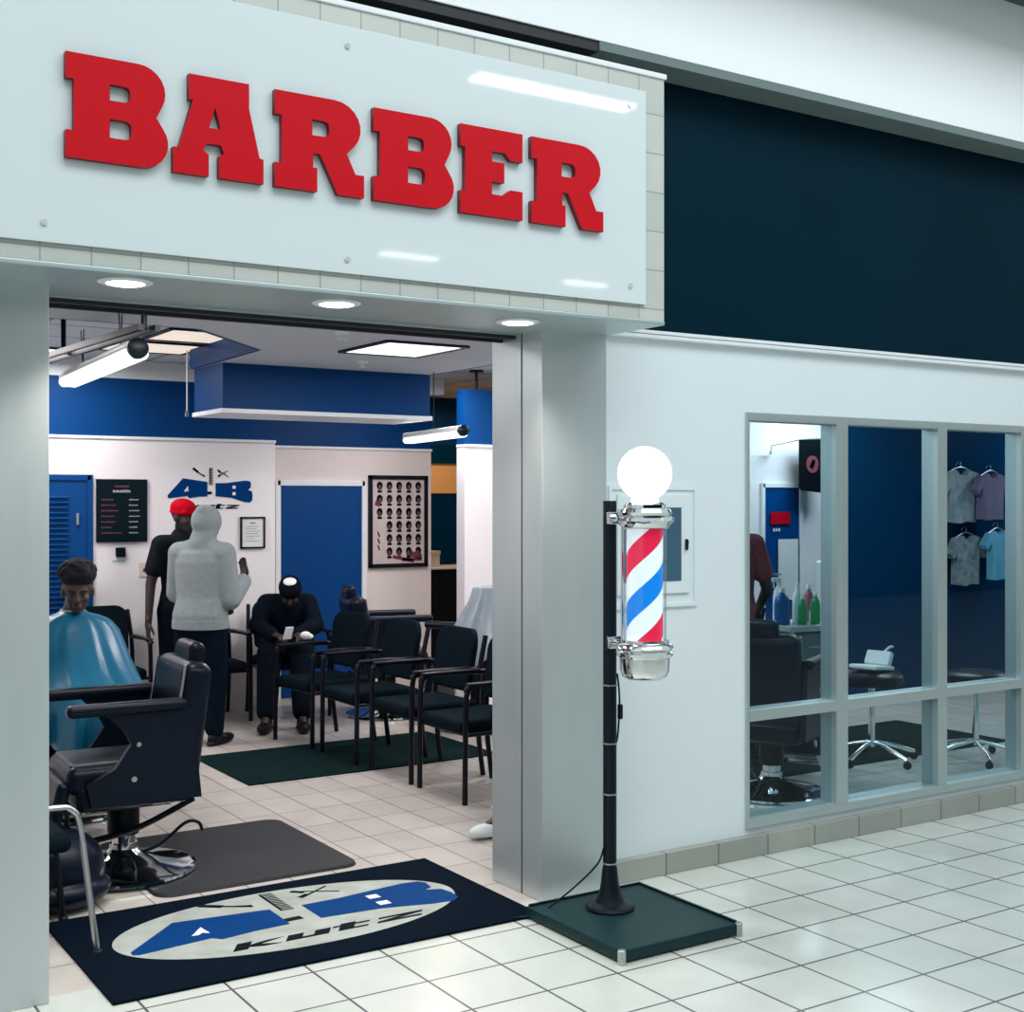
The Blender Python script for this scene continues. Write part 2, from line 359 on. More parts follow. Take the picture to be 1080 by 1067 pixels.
# white pier with blue band right of the opening, carrying on behind the window
struct(MB().bx(5.526, 12.2, 4.77, 4.9, 0, 2.15).build('wall_right_back', M['swhite']))
struct(MB().bx(5.526, 6.6, 4.775, 4.9, 2.17, 2.635).build('wall_right_band', M['sblue']))
struct(MB().bx(6.6, 12.2, 4.775, 4.9, 2.15, 2.82).build('wall_right_top', M['swhite']))
struct(MB().bx(5.521, 6.6, 4.755, 4.9, 2.15, 2.173, .003).build('trim_8', M['trimw']))
struct(MB().bx(8.46, 14, 3.3, 3.42, 0, 2.82).build('wall_partition', M['nblue']))
struct(MB().bx(14, 14.1, .26, 5, 0, 2.82).build('wall_right', M['sblue']))
struct(MB().bx(-1.3, -1.2, .4, BL, 0, 2.82).build('wall_left', M['swhite']))
struct(MB().bx(-1.2, 1.056, .4, .44, 2.43, 2.82).bx(3.411, 14, .26, .30, 2.43, 2.82).build('wall_front_inside', M['swhite']))
# back room seen through the gap
struct(MB().bx(5.6, 9, 7.5, 7.6, 1.78, 2.10).build('wall_back_room', M['orange']))
struct(MB().bx(5.6, 9, 7.5, 7.6, 2.30, 2.82).build('wall_back_room_band', M['sblue']))
struct(MB().bx(5.6, 9, 7.47, 7.6, 2.10, 2.30).bx(5.6, 9, 7.52, 7.6, 0, 1.78).build('wall_back_room_recess', M['nblue']))
struct(MB().bx(5.45, 5.55, 5.97, 7.6, 0, 2.82).bx(8.9, 9, 4.9, 7.6, 0, 2.82).build('wall_back_room_sides', M['orange']))
# ceilings: high grid ceiling, lower flat ceiling with the cut corner
struct(MB().bx(-1.2, 14, .3, 8, 2.80, 2.86).build('ceiling_high', M['tceil']))
lc = MB()
pl = [(-1.2, .40), (4.77, .40), (4.77, 4.59), (3.144, 4.59), (3.10, 3.19), (2.43, 2.42), (-1.2, 2.42)]
lc.prism(pl, lambda x, y: (x, y, 2.65), lambda x, y: (x, y, 2.69))
struct(lc.build('ceiling_low', M['sceil']))
fa = MB(); fa.prism([(3.144, 4.59), (3.10, 3.19), (2.43, 2.42), (-1.2, 2.42), (-1.2, 2.46), (2.41, 2.46), (3.075, 3.22), (3.11, 4.59)], lambda x, y: (x, y, 2.652), lambda x, y: (x, y, 2.80))
fa.bx(4.77, 4.81, .4, 4.59, 2.652, 2.80)
struct(fa.build('trim_9', M['sblue']))
bx_ = MB(); bx_.bx(3.144, 4.77, 4.01, 4.59, 2.335, 2.65); struct(bx_.build('ceiling_drop_box', M['sblue']))
struct(MB().bx(3.13, 4.785, 3.995, 4.605, 2.305, 2.336, .003).build('trim_10', M['trimw']))

# doors
def door(n, x0, x1, z1, y, m, louver=False, hx=None):
    r = bpy.data.objects.new(n, None); COL.objects.link(r); r.location = (x0, y, 0); struct(r); X = x1 - x0
    f = MB(); f.bx(-.03, X + .03, -.025, .02, z1, z1 + .045, .003).bx(-.045, 0, -.025, .02, 0, z1 + .045, .003).bx(X, X + .045, -.025, .02, 0, z1 + .045, .003)
    f.build('door_frame', M['trimw'] if not louver else M['dblue'], r)
    lf = MB(); lf.bx(0, X, -.012, .01, 0.01, z1, .002)
    if louver:
        for i in range(38): lf.box((X / 2 - .04, -.02, .25 + i * .04), (X - .2, .03, .006), rot=(.6, 0, 0))
    lf.build('door_leaf', m, r)
    hd = MB(); hd.cyl((hx, -.012, .98), (hx, -.06, .98), .016).tube([(hx, -.06, .98), (hx - .11 if hx > X / 2 else hx + .11, -.065, .98)], .010).cyl((hx, -.012, .98), (hx, -.02, .98), .03)
    hd.build('door_handle', M['chromer'], r)
    return r
d = door('door_1', 1.9, 2.64, 1.855, BL, M['dblue'], True, .68)
lab(MB().box((.665, -.03, 1.56), (.022, .012, .09), .003).build('hinge', M['chromer'], d), 'bright metal hinge')
door('door_2', 4.33, 5.10, 1.83, BR, M['dblue'], False, .06)
door('door_3', 8.93, 9.40, 1.83, 4.77, M['dblue'], False, .06)

# window_1
wr = bpy.data.objects.new('window_1', None); COL.objects.link(wr); wr.location = (4.30, .08, .13); struct(wr)
def fr(name, *bs):
    f = MB()
    for b_ in bs: f.bx(b_[0] - 4.30, b_[1] - 4.30, b_[2] - .08, b_[3] - .08, b_[4] - .13, b_[5] - .13, .003)
    return f.build(name, M['alum'], wr)
MU = [(4.30, 4.322), (4.908, 4.992), (5.681, 5.757), (6.397, 6.477), (7.12, 7.20), (7.87, 7.95)]
fr('window_frame', (4.30, 7.95, .065, .17, 2.085, 2.125), (4.30, 7.95, .06, .19, .13, .172), (4.30, 4.318, .065, .17, .17, 2.09), (7.87, 7.95, .065, .17, .17, 2.09))
for a, b_ in MU[1:5]: fr('mullion', (a, b_, .065, .175, .172, 2.087))
fr('transom', (4.318, 7.87, .064, .172, .640, .692))
for (a, _), (_, b_) in [((MU[i][1], 0), (0, MU[i + 1][0])) for i in range(5)]:
    for z0, z1 in ((.172, .64), (.692, 2.085)):
        g = MB(); g.bx(a - 4.30 - .002, b_ - 4.30 + .002, .018, .024, z0 - .13 - .002, z1 - .13 + .002); g.build('window_pane', M['glass'], wr)

# ================================================================== SIGN
sg = thing('shop_sign', 'glossy white sign panel reading BARBER in red slab letters above the entrance', 'sign', (.4, -.37, 2.50))
PN = MB(); PN.bx(-5.4, 3.322 - .4, -.014, -.004, 0, .870, .002); PN.build('sign_board', M['panel'], sg)
for (x, z) in ((3.24, 2.57), (3.24, 3.30), (1.98, 2.55), (1.98, 3.30), (.95, 2.56)):
    st = MB(); st.cyl((x - .4, 0, z - 2.5), (x - .4, -.014, z - 2.5), .006).cyl((x - .4, -.014, z - 2.5), (x - .4, -.020, z - 2.5), .010)
    st.build('standoff_screw', M['chrome'], sg)
def arc(cx, cy, rx, ry, a0, a1, n=8): return [(cx + rx * math.cos(math.radians(a0 + (a1 - a0) * i / n)), cy + ry * math.sin(math.radians(a0 + (a1 - a0) * i / n))) for i in range(n + 1)]
def holeD(u0, u1, v0, v1): return [(u0, v0)] + arc(u1 - .07, v0 + .05, .07, .05, -90, 0, 4) + arc(u1 - .07, v1 - .05, .07, .05, 0, 90, 4) + [(u0, v1)]
LET = {
 'B': [[(0, 0)] + arc(.74, .25, .26, .25, -90, 38) + [(.88, .50)] + arc(.70, .74, .27, .26, -28, 90) + [(0, 1), (0, .75), (.075, .75), (.075, .26), (0, .26)],
       holeD(.42, .63, .24, .42), holeD(.42, .62, .60, .755)],
 'A': [[(0, 0), (.385, 0), (.385, .22), (.33, .25), (.36, .33)] + [(.52, .33), (.555, .25), (.50, .22), (.50, 0), (1, 0), (1, .25), (.955, .26), (.835, .745), (.835, 1), (.17, 1), (.17, .745), (.215, .745), (.06, .25), (0, .25)],
       [(.39, .49), (.52, .49), (.455, .70)]],
 'R': [[(0, 0), (.465, 0), (.465, .25), (.42, .25), (.42, .40), (.50, .40), (.70, 0), (1, 0), (1, .24), (.90, .24), (.80, .45)] + arc(.66, .72, .30, .28, -40, 90) + [(0, 1), (0, .75), (.075, .75), (.075, .25), (0, .25)],
       holeD(.41, .60, .59, .755)],
 'E': [[(0, 1), (1, 1), (1, .67), (.80, .67), (.72, .745), (.5, .745), (.5, .63), (.7, .63), (.7, .40), (.5, .40), (.5, .255), (.68, .255), (.80, .33), (1, .33), (1, 0), (0, 0), (0, .25), (.075, .25), (.075, .75), (0, .75)]],
}
for ch, x0, x1 in (('B', 1.016, 1.342), ('A', 1.358, 1.671), ('R', 1.712, 2.050), ('B', 2.088, 2.420), ('E', 2.448, 2.725), ('R', 2.767, 3.112)):
    q = 4.110 / 4.15; x0, x1 = x0 * q + .003, x1 * q + .003
    pls = [[(u * (x1 - x0), v * .331 * q) for u, v in pl] for pl in LET[ch]]
    o = flat2d('letter', pls, M['red'], (x0 - .4, -.016, 1.7 + 1.076 * q - 2.5), (1, 0, 0), (0, 0, 1), (0, -1, 0), .024, sg, 0, M['redside'])
    lab(o, 'red slab letter ' + ch)
# ceiling lamps of the hall (they mirror in the sign board)
for (x0, x1, y, z, lb) in ((4.14, 5.38, -3.1, 4.34, 'long hall ceiling lamp over the walkway, left of the camera side'), (6.3, 7.0, -8.6, 4.34, 'short hall ceiling lamp far behind the viewer'), (9.0, 9.6, -9.0, 4.34, 'short hall ceiling lamp farthest from the shop')):
    hl = thing('linear_lamp', lb, 'lamp', ((x0 + x1) / 2, y, z))
    MB().bx(-(x1 - x0) / 2, (x1 - x0) / 2, -.08, .08, 0, .05, .01).build('lamp_housing', M['trimw'], hl)
    MB().bx(-(x1 - x0) / 2 + .01, (x1 - x0) / 2 - .01, -.075, .075, -.02, .0, .008).build('diffuser', M['glowtube'], hl)
    MB().cyl((0, 0, .05), (0, 0, .6), .008).build('hanging_rod', M['chromer'], hl)
for i, x in enumerate((1.24, 2.02, 2.842)):
    dl = thing('recessed_downlight', ('leftmost', 'middle', 'rightmost')[i] + ' of three round recessed downlights in the soffit below the sign', 'downlight', (x, (-.25, -.21, -.16)[i], 2.425), 0, 'entrance downlights')
    MB().lathe([(.062, -.001), (.088, -.001), (.09, -.006), (.078, -.012), (.062, -.010)], 32).build('trim_ring', M['trimw'], dl)
    MB().ell((0, 0, -.006), (.068, .068, .012)).build('lens', M['glowdown'], dl)

# ================================================================== CABINET IN THE WALL
cb = thing('wall_cabinet', 'grey recessed cabinet with tinted glass door in the wall behind the barber pole', 'cabinet', (3.477, .08, 1.213))
f = MB(); f.bx(0, .514, -.012, .02, 0, .018).bx(0, .514, -.012, .02, .537, .555).bx(0, .018, -.012, .02, .018, .537).bx(.496, .514, -.012, .02, .018, .537); f.bx(.018, .496, -.004, .02, .018, .537)
f.build('outer_frame', M['wall'], cb)
dd = MB(); dd.bx(.045, .465, -.016, -.004, .062, .515, .003)
dr = dd.build('cabinet_door', M['wall'], cb)
MB().bx(.075, .411, -.0185, -.0155, .119, .456).build('door_glass', M['cabblue'], dr)
MB().box((.44, -.022, .285), (.012, .014, .05), .003).cyl((.44, -.03, .30), (.435, -.03, .265), .005).build('door_latch', M['blackmetal'], dr)

# ================================================================== BARBER POLE
PX, PY = 3.17, -.34
bp = thing('barber_pole', 'lit barber pole with red, white and blue stripes and white globe on a black stand', 'barber pole', (PX, PY, 0))
pl = MB(); pl.bx(-.27, .32, -.425, .21, .008, .052, .008)
plate = pl.build('base_plate', M['greenmetal'], bp)
for (x, y) in ((-.262, -.418), (.312, -.418), (.312, .2)):
    MB().cyl((x, y, .0), (x, y, .05), .016).ell((x, y, .05), (.016, .016, .006)).build('corner_foot', M['chromer'], plate)
rm = MB(); rm.bx(-.262, .312, .19, .20, .05, .06).bx(.30, .31, -.41, .20, .05, .06).build('plate_rim', M['blackmetal'], plate)
MB().lathe([(0, .052), (.098, .052), (.10, .060), (.094, .070), (.060, .080), (.045, .11), (.036, .16), (.031, .21), (.029, .22), (0, .22)], 32).build('flange', M['blackmetal'], bp)
po = MB(); po.cyl((0, 0, .2), (0, 0, 1.70), .0275, seg=28).build('stand_post', M['blackmetal'], bp)
for z in (.235, .515, .72, .955):
    MB().lathe([(.0275, z - .004), (.031, z - .002), (.031, z + .002), (.0275, z + .004)], 28).build('post_ring', M['chromer'], bp)
cd = MB(); cd.tube(spline([(.03, -.01, 1.0), (.038, -.012, .93), (.04, -.012, .86), (.034, -.01, .76), (.03, -.005, .72)]), .004)
cd.box((.042, -.014, .845), (.018, .018, .06), .004)
cd.tube(spline([(-.03, 0, .30), (-.05, .02, .23), (-.13, .08, .13), (-.22, .15, .04), (-.285, .20, .012), (-.36, .23, .008), (-.45, .20, .008)]), .004)
cd.build('power_cord', M['blackmetal'], bp)
CY = -.225
def lat(prof, m, name, par=bp, z=0):
    o = MB().lathe(prof, 48).build(name, m, par); o.location = (0, CY, z); return o
lat([(0, 1.693), (.075, 1.693), (.082, 1.685), (.082, 1.672), (.100, 1.668), (.106, 1.655), (.100, 1.640), (.112, 1.634), (.114, 1.622), (.102, 1.612), (.094, 1.600), (.094, 1.592), (0, 1.592)], M['chrome'], 'top_cap')
lat([(0, 1.160), (.094, 1.160), (.094, 1.150), (.108, 1.142), (.113, 1.130), (.104, 1.118), (.112, 1.110), (.110, 1.098), (.098, 1.090), (.096, 1.040), (.088, 1.018), (.070, 1.006), (0, 1.003)], M['chrome'], 'bottom_cap')
lat([(0, -.22), (.071, -.22), (.071, .22), (0, .22)], M['stripes'], 'striped_cylinder', z=1.376)
lat([(.084, 1.15), (.084, 1.60), (.081, 1.60), (.081, 1.15)], M['clearglass'], 'glass_tube')
lat([(0, 1.69), (.05, 1.69), (.055, 1.70)] + [(.106 * math.cos(a), 1.806 + .106 * math.sin(a)) for a in [math.radians(-62 + 152 * i / 14) for i in range(14)]] + [(0, 1.912)], M['globe'], 'globe')
for z in (1.63, 1.13): MB().tube([(0, -.02, z), (0, CY + .09, z)], .016).box((0, -.03, z), (.065, .02, .05), .004).build('mounting_arm', M['chrome'], bp)
for sx in (-1, 1): MB().cyl((sx * .085, CY + .035, 1.14), (sx * .085, CY + .035, 1.61), .005).build('side_rod', M['chrome'], bp)

# ================================================================== MATS
def logo_on(origin_fn, parent, mblue, mblack, sc, th):
    """logo drawn in sheet units: x 130..850, y 170..510 (down); origin_fn maps to 3D at height h"""
    def pr(pts, name, m, h0, h1):
        o = MB().prism(pts, lambda x, y: origin_fn(x, y, h0), lambda x, y: origin_fn(x, y, h1)).build(name, m, parent); return o
    pr([(130, 400), (250, 262), (445, 290), (445, 408), (370, 412), (300, 424), (285, 405), (140, 424), (130, 418)], 'blade_shape', mblue, 0, th)
    pr([(512, 300), (600, 298), (760, 276), (795, 282), (806, 300), (800, 340), (780, 352), (812, 366), (818, 400), (815, 440), (795, 460), (750, 455), (640, 420), (512, 408)], 'clipper_shape', mblue, 0, th)
    pr([(445, 370), (480, 368), (482, 390), (445, 392)], 'joint_shape', mblack, 0, th)
    pr([(256, 370), (288, 325), (292, 372), (280, 362), (270, 372)], 'cutout_mark', M['white'], 0, th * 1.4)
    for y in (332, 386): pr([(650, y - 13), (676, y - 13), (676, y + 13), (650, y + 13)], 'cutout_mark', M['white'], 0, th * 1.4)
    # kutz, slanted heavy letters
    def sl(x, y): return (x + (495 - y) * .55, y)
    K = {'k': [[(300, 510), (330, 510), (330, 500), (362, 510), (398, 510), (352, 494), (396, 478), (362, 478), (330, 488), (330, 470), (300, 470)]],
         'u': [[(405, 478), (438, 478), (438, 500), (462, 500), (462, 478), (495, 478), (495, 510), (405, 510)]],
         't': [[(515, 470), (548, 470), (548, 478), (580, 478), (580, 486), (548, 486), (548, 502), (580, 502), (580, 510), (515, 510), (515, 486), (500, 486), (500, 478), (515, 478)]],
         'z': [[(600, 478), (700, 478), (700, 487), (640, 501), (700, 501), (700, 510), (600, 510), (600, 501), (655, 487), (600, 487)]]}
    for k_, pls in K.items():
        for p_ in pls: lab(pr([sl(x, y) for x, y in p_], 'letter', mblack, 0, th), 'black italic letter ' + k_)
    b_ = MB()   # comb, scissors, clipper line drawings
    def ln(x0, y0, x1, y1, w_):
        d_ = V((x1 - x0, y1 - y0)).normalized() * w_ / 2; nx, ny = -d_.y, d_.x
        b_.prism([(x0 + nx, y0 + ny), (x1 + nx, y1 + ny), (x1 - nx, y1 - ny), (x0 - nx, y0 - ny)], lambda x, y: origin_fn(x, y, 0), lambda x, y: origin_fn(x, y, th))
    for y in range(178, 312, 12): ln(462, y, 490, y + 2, 6)
    ln(464, 175, 464, 312, 5)
    ln(545, 200, 620, 250, 6); ln(545, 240, 610, 195, 6); ln(530, 190, 552, 214, 14); ln(530, 246, 554, 230, 14)
    ln(330, 178, 370, 212, 18); ln(366, 208, 424, 250, 8); ln(392, 225, 425, 240, 6)
    b_.build('tool_drawings', mblack, parent)

em = thing('entrance_mat', 'black entrance mat with grey oval and blue barbershop logo in the doorway', 'mat', (1.23, -.14, 0))
MB().box((.87, .49, .006), (1.74, .98, .012), .004).build('mat_base', M['mat'], em)
MB().lathe([(0, 0), (1, 0), (1, .0012), (0, .0012)], 72, Matrix.Translation((2.105 - 1.23, .375 + .14, .0118)) @ Matrix.Diagonal((.727, .362, 1, 1))).build('oval_field', M['matlogo'], em)
logo_on(lambda x, y, h: (1.42 + (x - 130) / 690 * 1.385 - 1.23, .105 + (510 - y) / 330 * .60 + .14, .0128 + h), em, M['logoblue'], M['logoblack'], 1, .0012)
gm = thing('floor_mat', 'worn grey anti-fatigue mat with rounded corners under the front barber chair', 'mat', (2.2, 1.43, 0))
b = bmesh.new(); mm = MB()
rp = []
for cx, cy, a in ((.40, .43, 0), (-.40, .43, 90), (-.40, -.43, 180), (.40, -.43, 270)): rp += arc(cx, cy, .08, .08, a, a + 90, 6)
mm.prism(rp, lambda x, y: (x, y, 0), lambda x, y: (x * .985, y * .985, .014)); mm.build('mat_body', M['matgrey'], gm)
tag(MB().box((0, 0, .005), (1.76, 1.0, .010), .003).build('runner_mat', M['matgreen'], loc=(0, 0, 0)), 'long dark green runner mat in front of the waiting chairs', 'mat').location = (3.74, 3.3, 0)
o = tag(MB().box((0, 0, .005), (2.4, 1.0, .010), .003).build('runner_mat', M['matgreen']), 'dark green runner mat inside, behind the hall window', 'mat'); o.location = (6.7, 1.75, 0)

# ================================================================== SHOP FIXTURES
def troffer(x, y, z, sx, sy, lb, gm_, rz=0, grp=None):
    t = thing('ceiling_light', lb, 'ceiling light', (x, y, z), rz, grp)
    f = MB()
    for a in (-1, 1): f.bx(-sx / 2, sx / 2, a * sy / 2 - .015, a * sy / 2 + .015, -.014, .012).bx(a * sx / 2 - .015, a * sx / 2 + .015, -sy / 2, sy / 2, -.014, .012)
    f.build('light_frame', M['blackmetal'], t); MB().bx(-sx / 2 + .014, sx / 2 - .014, -sy / 2 + .014, sy / 2 - .014, -.009, .0).build('diffuser', gm_, t)
troffer(3.80, 2.62, 2.65, .55, .66, 'square bright ceiling light in the lower flat ceiling', M['glow'])
troffer(2.95, 3.85, 2.80, .62, .60, 'warm ceiling light panel nearest in the high left ceiling', M['glowwarm'])
troffer(2.85, 4.62, 2.80, .62, .60, 'warm ceiling light panel farther back in the high left ceiling', M['glowwarm'])
troffer(2.2, 5.2, 2.80, .60, .30, 'small pale ceiling light above the left blue band', M['glow'])
troffer(8.9, 4.2, 2.80, .9, .4, 'bright ceiling light above the navy partition behind the window', M['glow'])
def tubefix(p0, p1, lb, r=.062):
    p0, p1 = V(p0), V(p1); c_ = (p0 + p1) / 2; d_ = p1 - p0; t = thing('tube_light', lb, 'tube light', c_, math.atan2(d_.y, d_.x)); L = d_.length / 2
    MB().box((0, 0, .035), (2 * L, r * 1.8, .04), .012).build('lamp_housing', M['trimw'], t)
    df = MB()
    for sy in (-.5, .5): df.cap((-L + .03, sy * r * .9, 0), (L - .03, sy * r * .9, 0), r * .52, r * .52)
    df.box((0, 0, 0), (2 * L - .06, r, r), .01); df.build('diffuser', M['glow'], t)
    e = MB(); e.lathe([(0, -.01), (r * .80, -.01), (r * .80, .02), (r * .5, .03), (0, .032)], 20, Matrix.Translation((-L, 0, .02)) @ Matrix.Rotation(-PI / 2, 4, 'Y')); e.build('end_cap', M['blackmetal'], t)
    return t, L
t, L = tubefix((1.828, 1.58, 2.40), (1.94, 3.32, 2.40), 'long tubular fluorescent light hanging at upper left of the shop')
for x in (-L * .6, L * .5): MB().tube([(x - .03, 0, .26), (x, 0, .05), (x + .05, 0, .26)], .003).build('hanging_wire', M['blackmetal'], t)
t, L = tubefix((4.603, 3.244, 2.17), (4.789, 4.40, 2.17), 'small fluorescent light hanging in front of the opening at the back', .05)
MB().tube([(0, 0, .05), (0, 0, .62)], .004).build('hanging_wire', M['blackmetal'], t)
rl = thing('hanging_rail', 'black double rail hanging on two rods below the ceiling at upper left', 'rail', (1.79, 2.4, 2.5))
r_ = MB()
for dx in (-.05, .03): r_.box((dx, 0, 0), (.025, 2.0, .03), rot=(0, 0, .05))
r_.build('rail_bar', M['blackmetal'], rl)
for y, zt in ((-.9, .15), (.35, .30)): MB().cyl((-y * .05, y, 0), (-y * .05, y, zt), .014).box((-y * .05, y, zt - .006), (.10, .06, .012), .003).build('rail_rod', M['blackmetal'], rl)
pt = thing('partition_bracket', 'thin black rod holding the blue band panel up at far right', 'bracket', (5.66, 4.80, 2.63))
MB().cyl((0, 0, 0), (0, 0, .17), .012).cyl((0, 0, .155), (0, 0, .17), .06).build('bracket_rod', M['blackmetal'], pt)
for i, (x, y) in enumerate(((3.14, 2.11), (3.92, 3.43))):
    sp_ = thing('sprinkler', ('small white ceiling sprinkler in front of the square ceiling light', 'small white ceiling sprinkler behind the square ceiling light')[i], 'sprinkler', (x, y, 2.65))
    MB().lathe([(0, 0), (.045, 0), (.04, -.012), (.012, -.016), (.012, -.035), (.028, -.038), (.028, -.042), (0, -.042)], 20).build('sprinkler_head', M['trimw'], sp_)
cdx = thing('pull_switch', 'thin white pull cord hanging beside the blue ceiling box', 'cord', (3.10, 4.62, 2.32))
MB().cyl((0, 0, 0), (0, 0, .48), .006, seg=8).build('cord_line', M['trimw'], cdx); MB().lathe([(0, -.01), (.018, -.01), (.012, .03), (0, .03)], 12).build('cord_knob', M['greytrim'], cdx)

# wall items
mb = thing('menu_board', 'black price board with rows of red and white text on the back wall', 'sign', (2.711, BL, 1.379))
MB().bx(0, .395, -.022, 0, 0, .489, .003).build('board', M['sign_dark'], mb)
rt, wt = MB(), MB(); random.seed(3)
def word(b_, x0, x1, z, h):
    x = x0
    while x < x1:
        w_ = random.uniform(.006, .014); b_.bx(x, min(x + w_, x1), -.0245, -.0215, z, z + h * random.uniform(.7, 1)); x += w_ + .003
word(rt, .14, .25, .425, .018); word(wt, .125, .26, .385, .022)
for i in range(7): word(rt, .035, .035 + (.095, .11, .13, .10, .11, .08, .16)[i], .325 - i * .043, .011); word(wt, .25, .25 + (.075, .07, .08, .085, .07, .065, .07)[i], .325 - i * .043, .011)
rt.build('red_text', M['menured'], mb); wt.build('white_text', M['menuwhite'], mb)
wl = thing('wall_logo', 'blue and black barbershop logo with italic kutz lettering on the white back wall', 'logo', (3.274, BL, 1.636))
logo_on(lambda x, y, h: ((x - 130) / 720 * .743, -.001 - h, (510 - y) / 340 * .335), wl, M['logoblue'], M['logoblack'], 1, .004)
ct = thing('framed_certificate', 'small black-framed white certificate on the white wall beside the blue door', 'picture', (3.876, BL, 1.307))
f = MB()
for b_ in ((0, .214, 0, .014), (0, .214, .247, .261)): f.bx(b_[0], b_[1], -.02, 0, b_[2], b_[3])
f.bx(0, .014, -.02, 0, 0, .261).bx(.2, .214, -.02, 0, 0, .261).build('picture_frame', M['blackmetal'], ct)
MB().bx(.012, .202, -.010, 0, .012, .249).build('certificate_sheet', M['paper'], ct)
f = MB(); f.bx(.085, .13, -.012, -.009, .205, .215)
for i in range(7): f.bx(.05, .05 + (.11, .09, .12, .10, .12, .07, .11)[i], -.0115, -.009, .18 - i * .02, .184 - i * .02)
f.build('certificate_text', M['greytrim'], ct)
th = thing('thermostat', 'small black square thermostat below the price board', 'thermostat', (2.86, BL, 1.262))
MB().bx(0, .075, -.025, 0, 0, .075, .006).build('thermostat_body', M['blackmetal'], th)
nm = thing('wall_label', 'thin grey label strip below the thermostat', 'label', (2.835, BL, 1.215)); MB().bx(0, .11, -.002, 0, 0, .028).build('label_plate', M['wall'], nm)
f = MB(); [f.bx(.008 + i * .012, .016 + i * .012, -.003, -.001, .009, .019) for i in range(8)]; f.build('label_text', M['greytrim'], nm)
sw = thing('wall_switch', 'cream switch plate with a small red dot on the back wall', 'switch', (3.045, BL, 1.10)); MB().bx(0, .09, -.008, 0, 0, .115, .004).build('switch_plate', M['beige'], sw)
MB().cyl((.045, -.008, .055), (.045, -.012, .055), .016).build('switch_button', M['menured'], sw)
ps = thing('haircut_poster', 'black-framed poster with a grid of small haircut portraits beside the blue door', 'poster', (5.167, BR, 1.10))
PW, PH = .598, .828
f = MB(); f.bx(0, PW, -.03, 0, 0, .035, .003).bx(0, PW, -.03, 0, PH - .035, PH, .003).bx(0, .035, -.03, 0, 0, PH, .003).bx(PW - .035, PW, -.03, 0, 0, PH, .003)
f.build('poster_frame', M['blackmetal'], ps); MB().bx(.03, PW - .03, -.014, 0, .03, PH - .03).build('poster_sheet', mat('poster_pink_paper', (.62, .52, .52), .4, var=.25, scale=5), ps)
hr, fc, rd_ = MB(), MB(), MB(); random.seed(11)
for r in range(6):
    for q in range(5):
        if q == 0 and r > 2: continue
        cx, cz = .11 + q * .098, PH - .105 - r * .118
        hr.ell((cx, -.015, cz + .012), (.030, .006, .038), seg=12); fc.ell((cx + random.uniform(-.006, .006), -.020, cz - .004), (.017, .004, .025), seg=10); hr.box((cx, -.0145, cz - .04), (.045, .004, .02))
for (x, z, w_, h_, a) in ((.46, .11, .16, .05, .3), (.35, .075, .22, .03, .2), (.10, .60, .05, .10, .4), (.44, .07, .2, .03, 0)): rd_.box((x, -.0155, z), (w_, .003, h_), rot=(0, a, 0))
for z in (.18, .24, .30): hr.box((.10, -.015, z), (.05, .004, .012), rot=(0, 1.2, 0))
hr.build('portrait_hair', M['logoblack'], ps); fc.build('portrait_faces', M['skin2'], ps); rd_.build('red_brush_marks', M['menured'], ps)
# back room fridge and box
fg = thing('back_room_cupboard', 'dark cupboard in the back room seen through the opening', 'cupboard', (6.2, 7.45, 0))
MB().bx(.1, 1.3, -.5, 0, 0, 1.0, .01).build('cupboard_body', M['blackmetal'], fg); MB().bx(.08, 1.32, -.52, 0, 1.0, 1.02, .004).build('cupboard_top', M['trimw'], fg); MB().cyl((.72, -.52, .6), (.72, -.52, .85), .01).build('handle', M['chromer'], fg)
tv = thing('storage_box', 'beige box standing on the cupboard in the back room', 'box', (6.45, 7.15, 1.02)); MB().bx(-.12, .14, -.1, .15, 0, .16, .01).build('box_body', M['beige'], tv); MB().bx(-.125, .145, -.105, .155, .13, .165, .004).build('box_lid', M['beige'], tv)

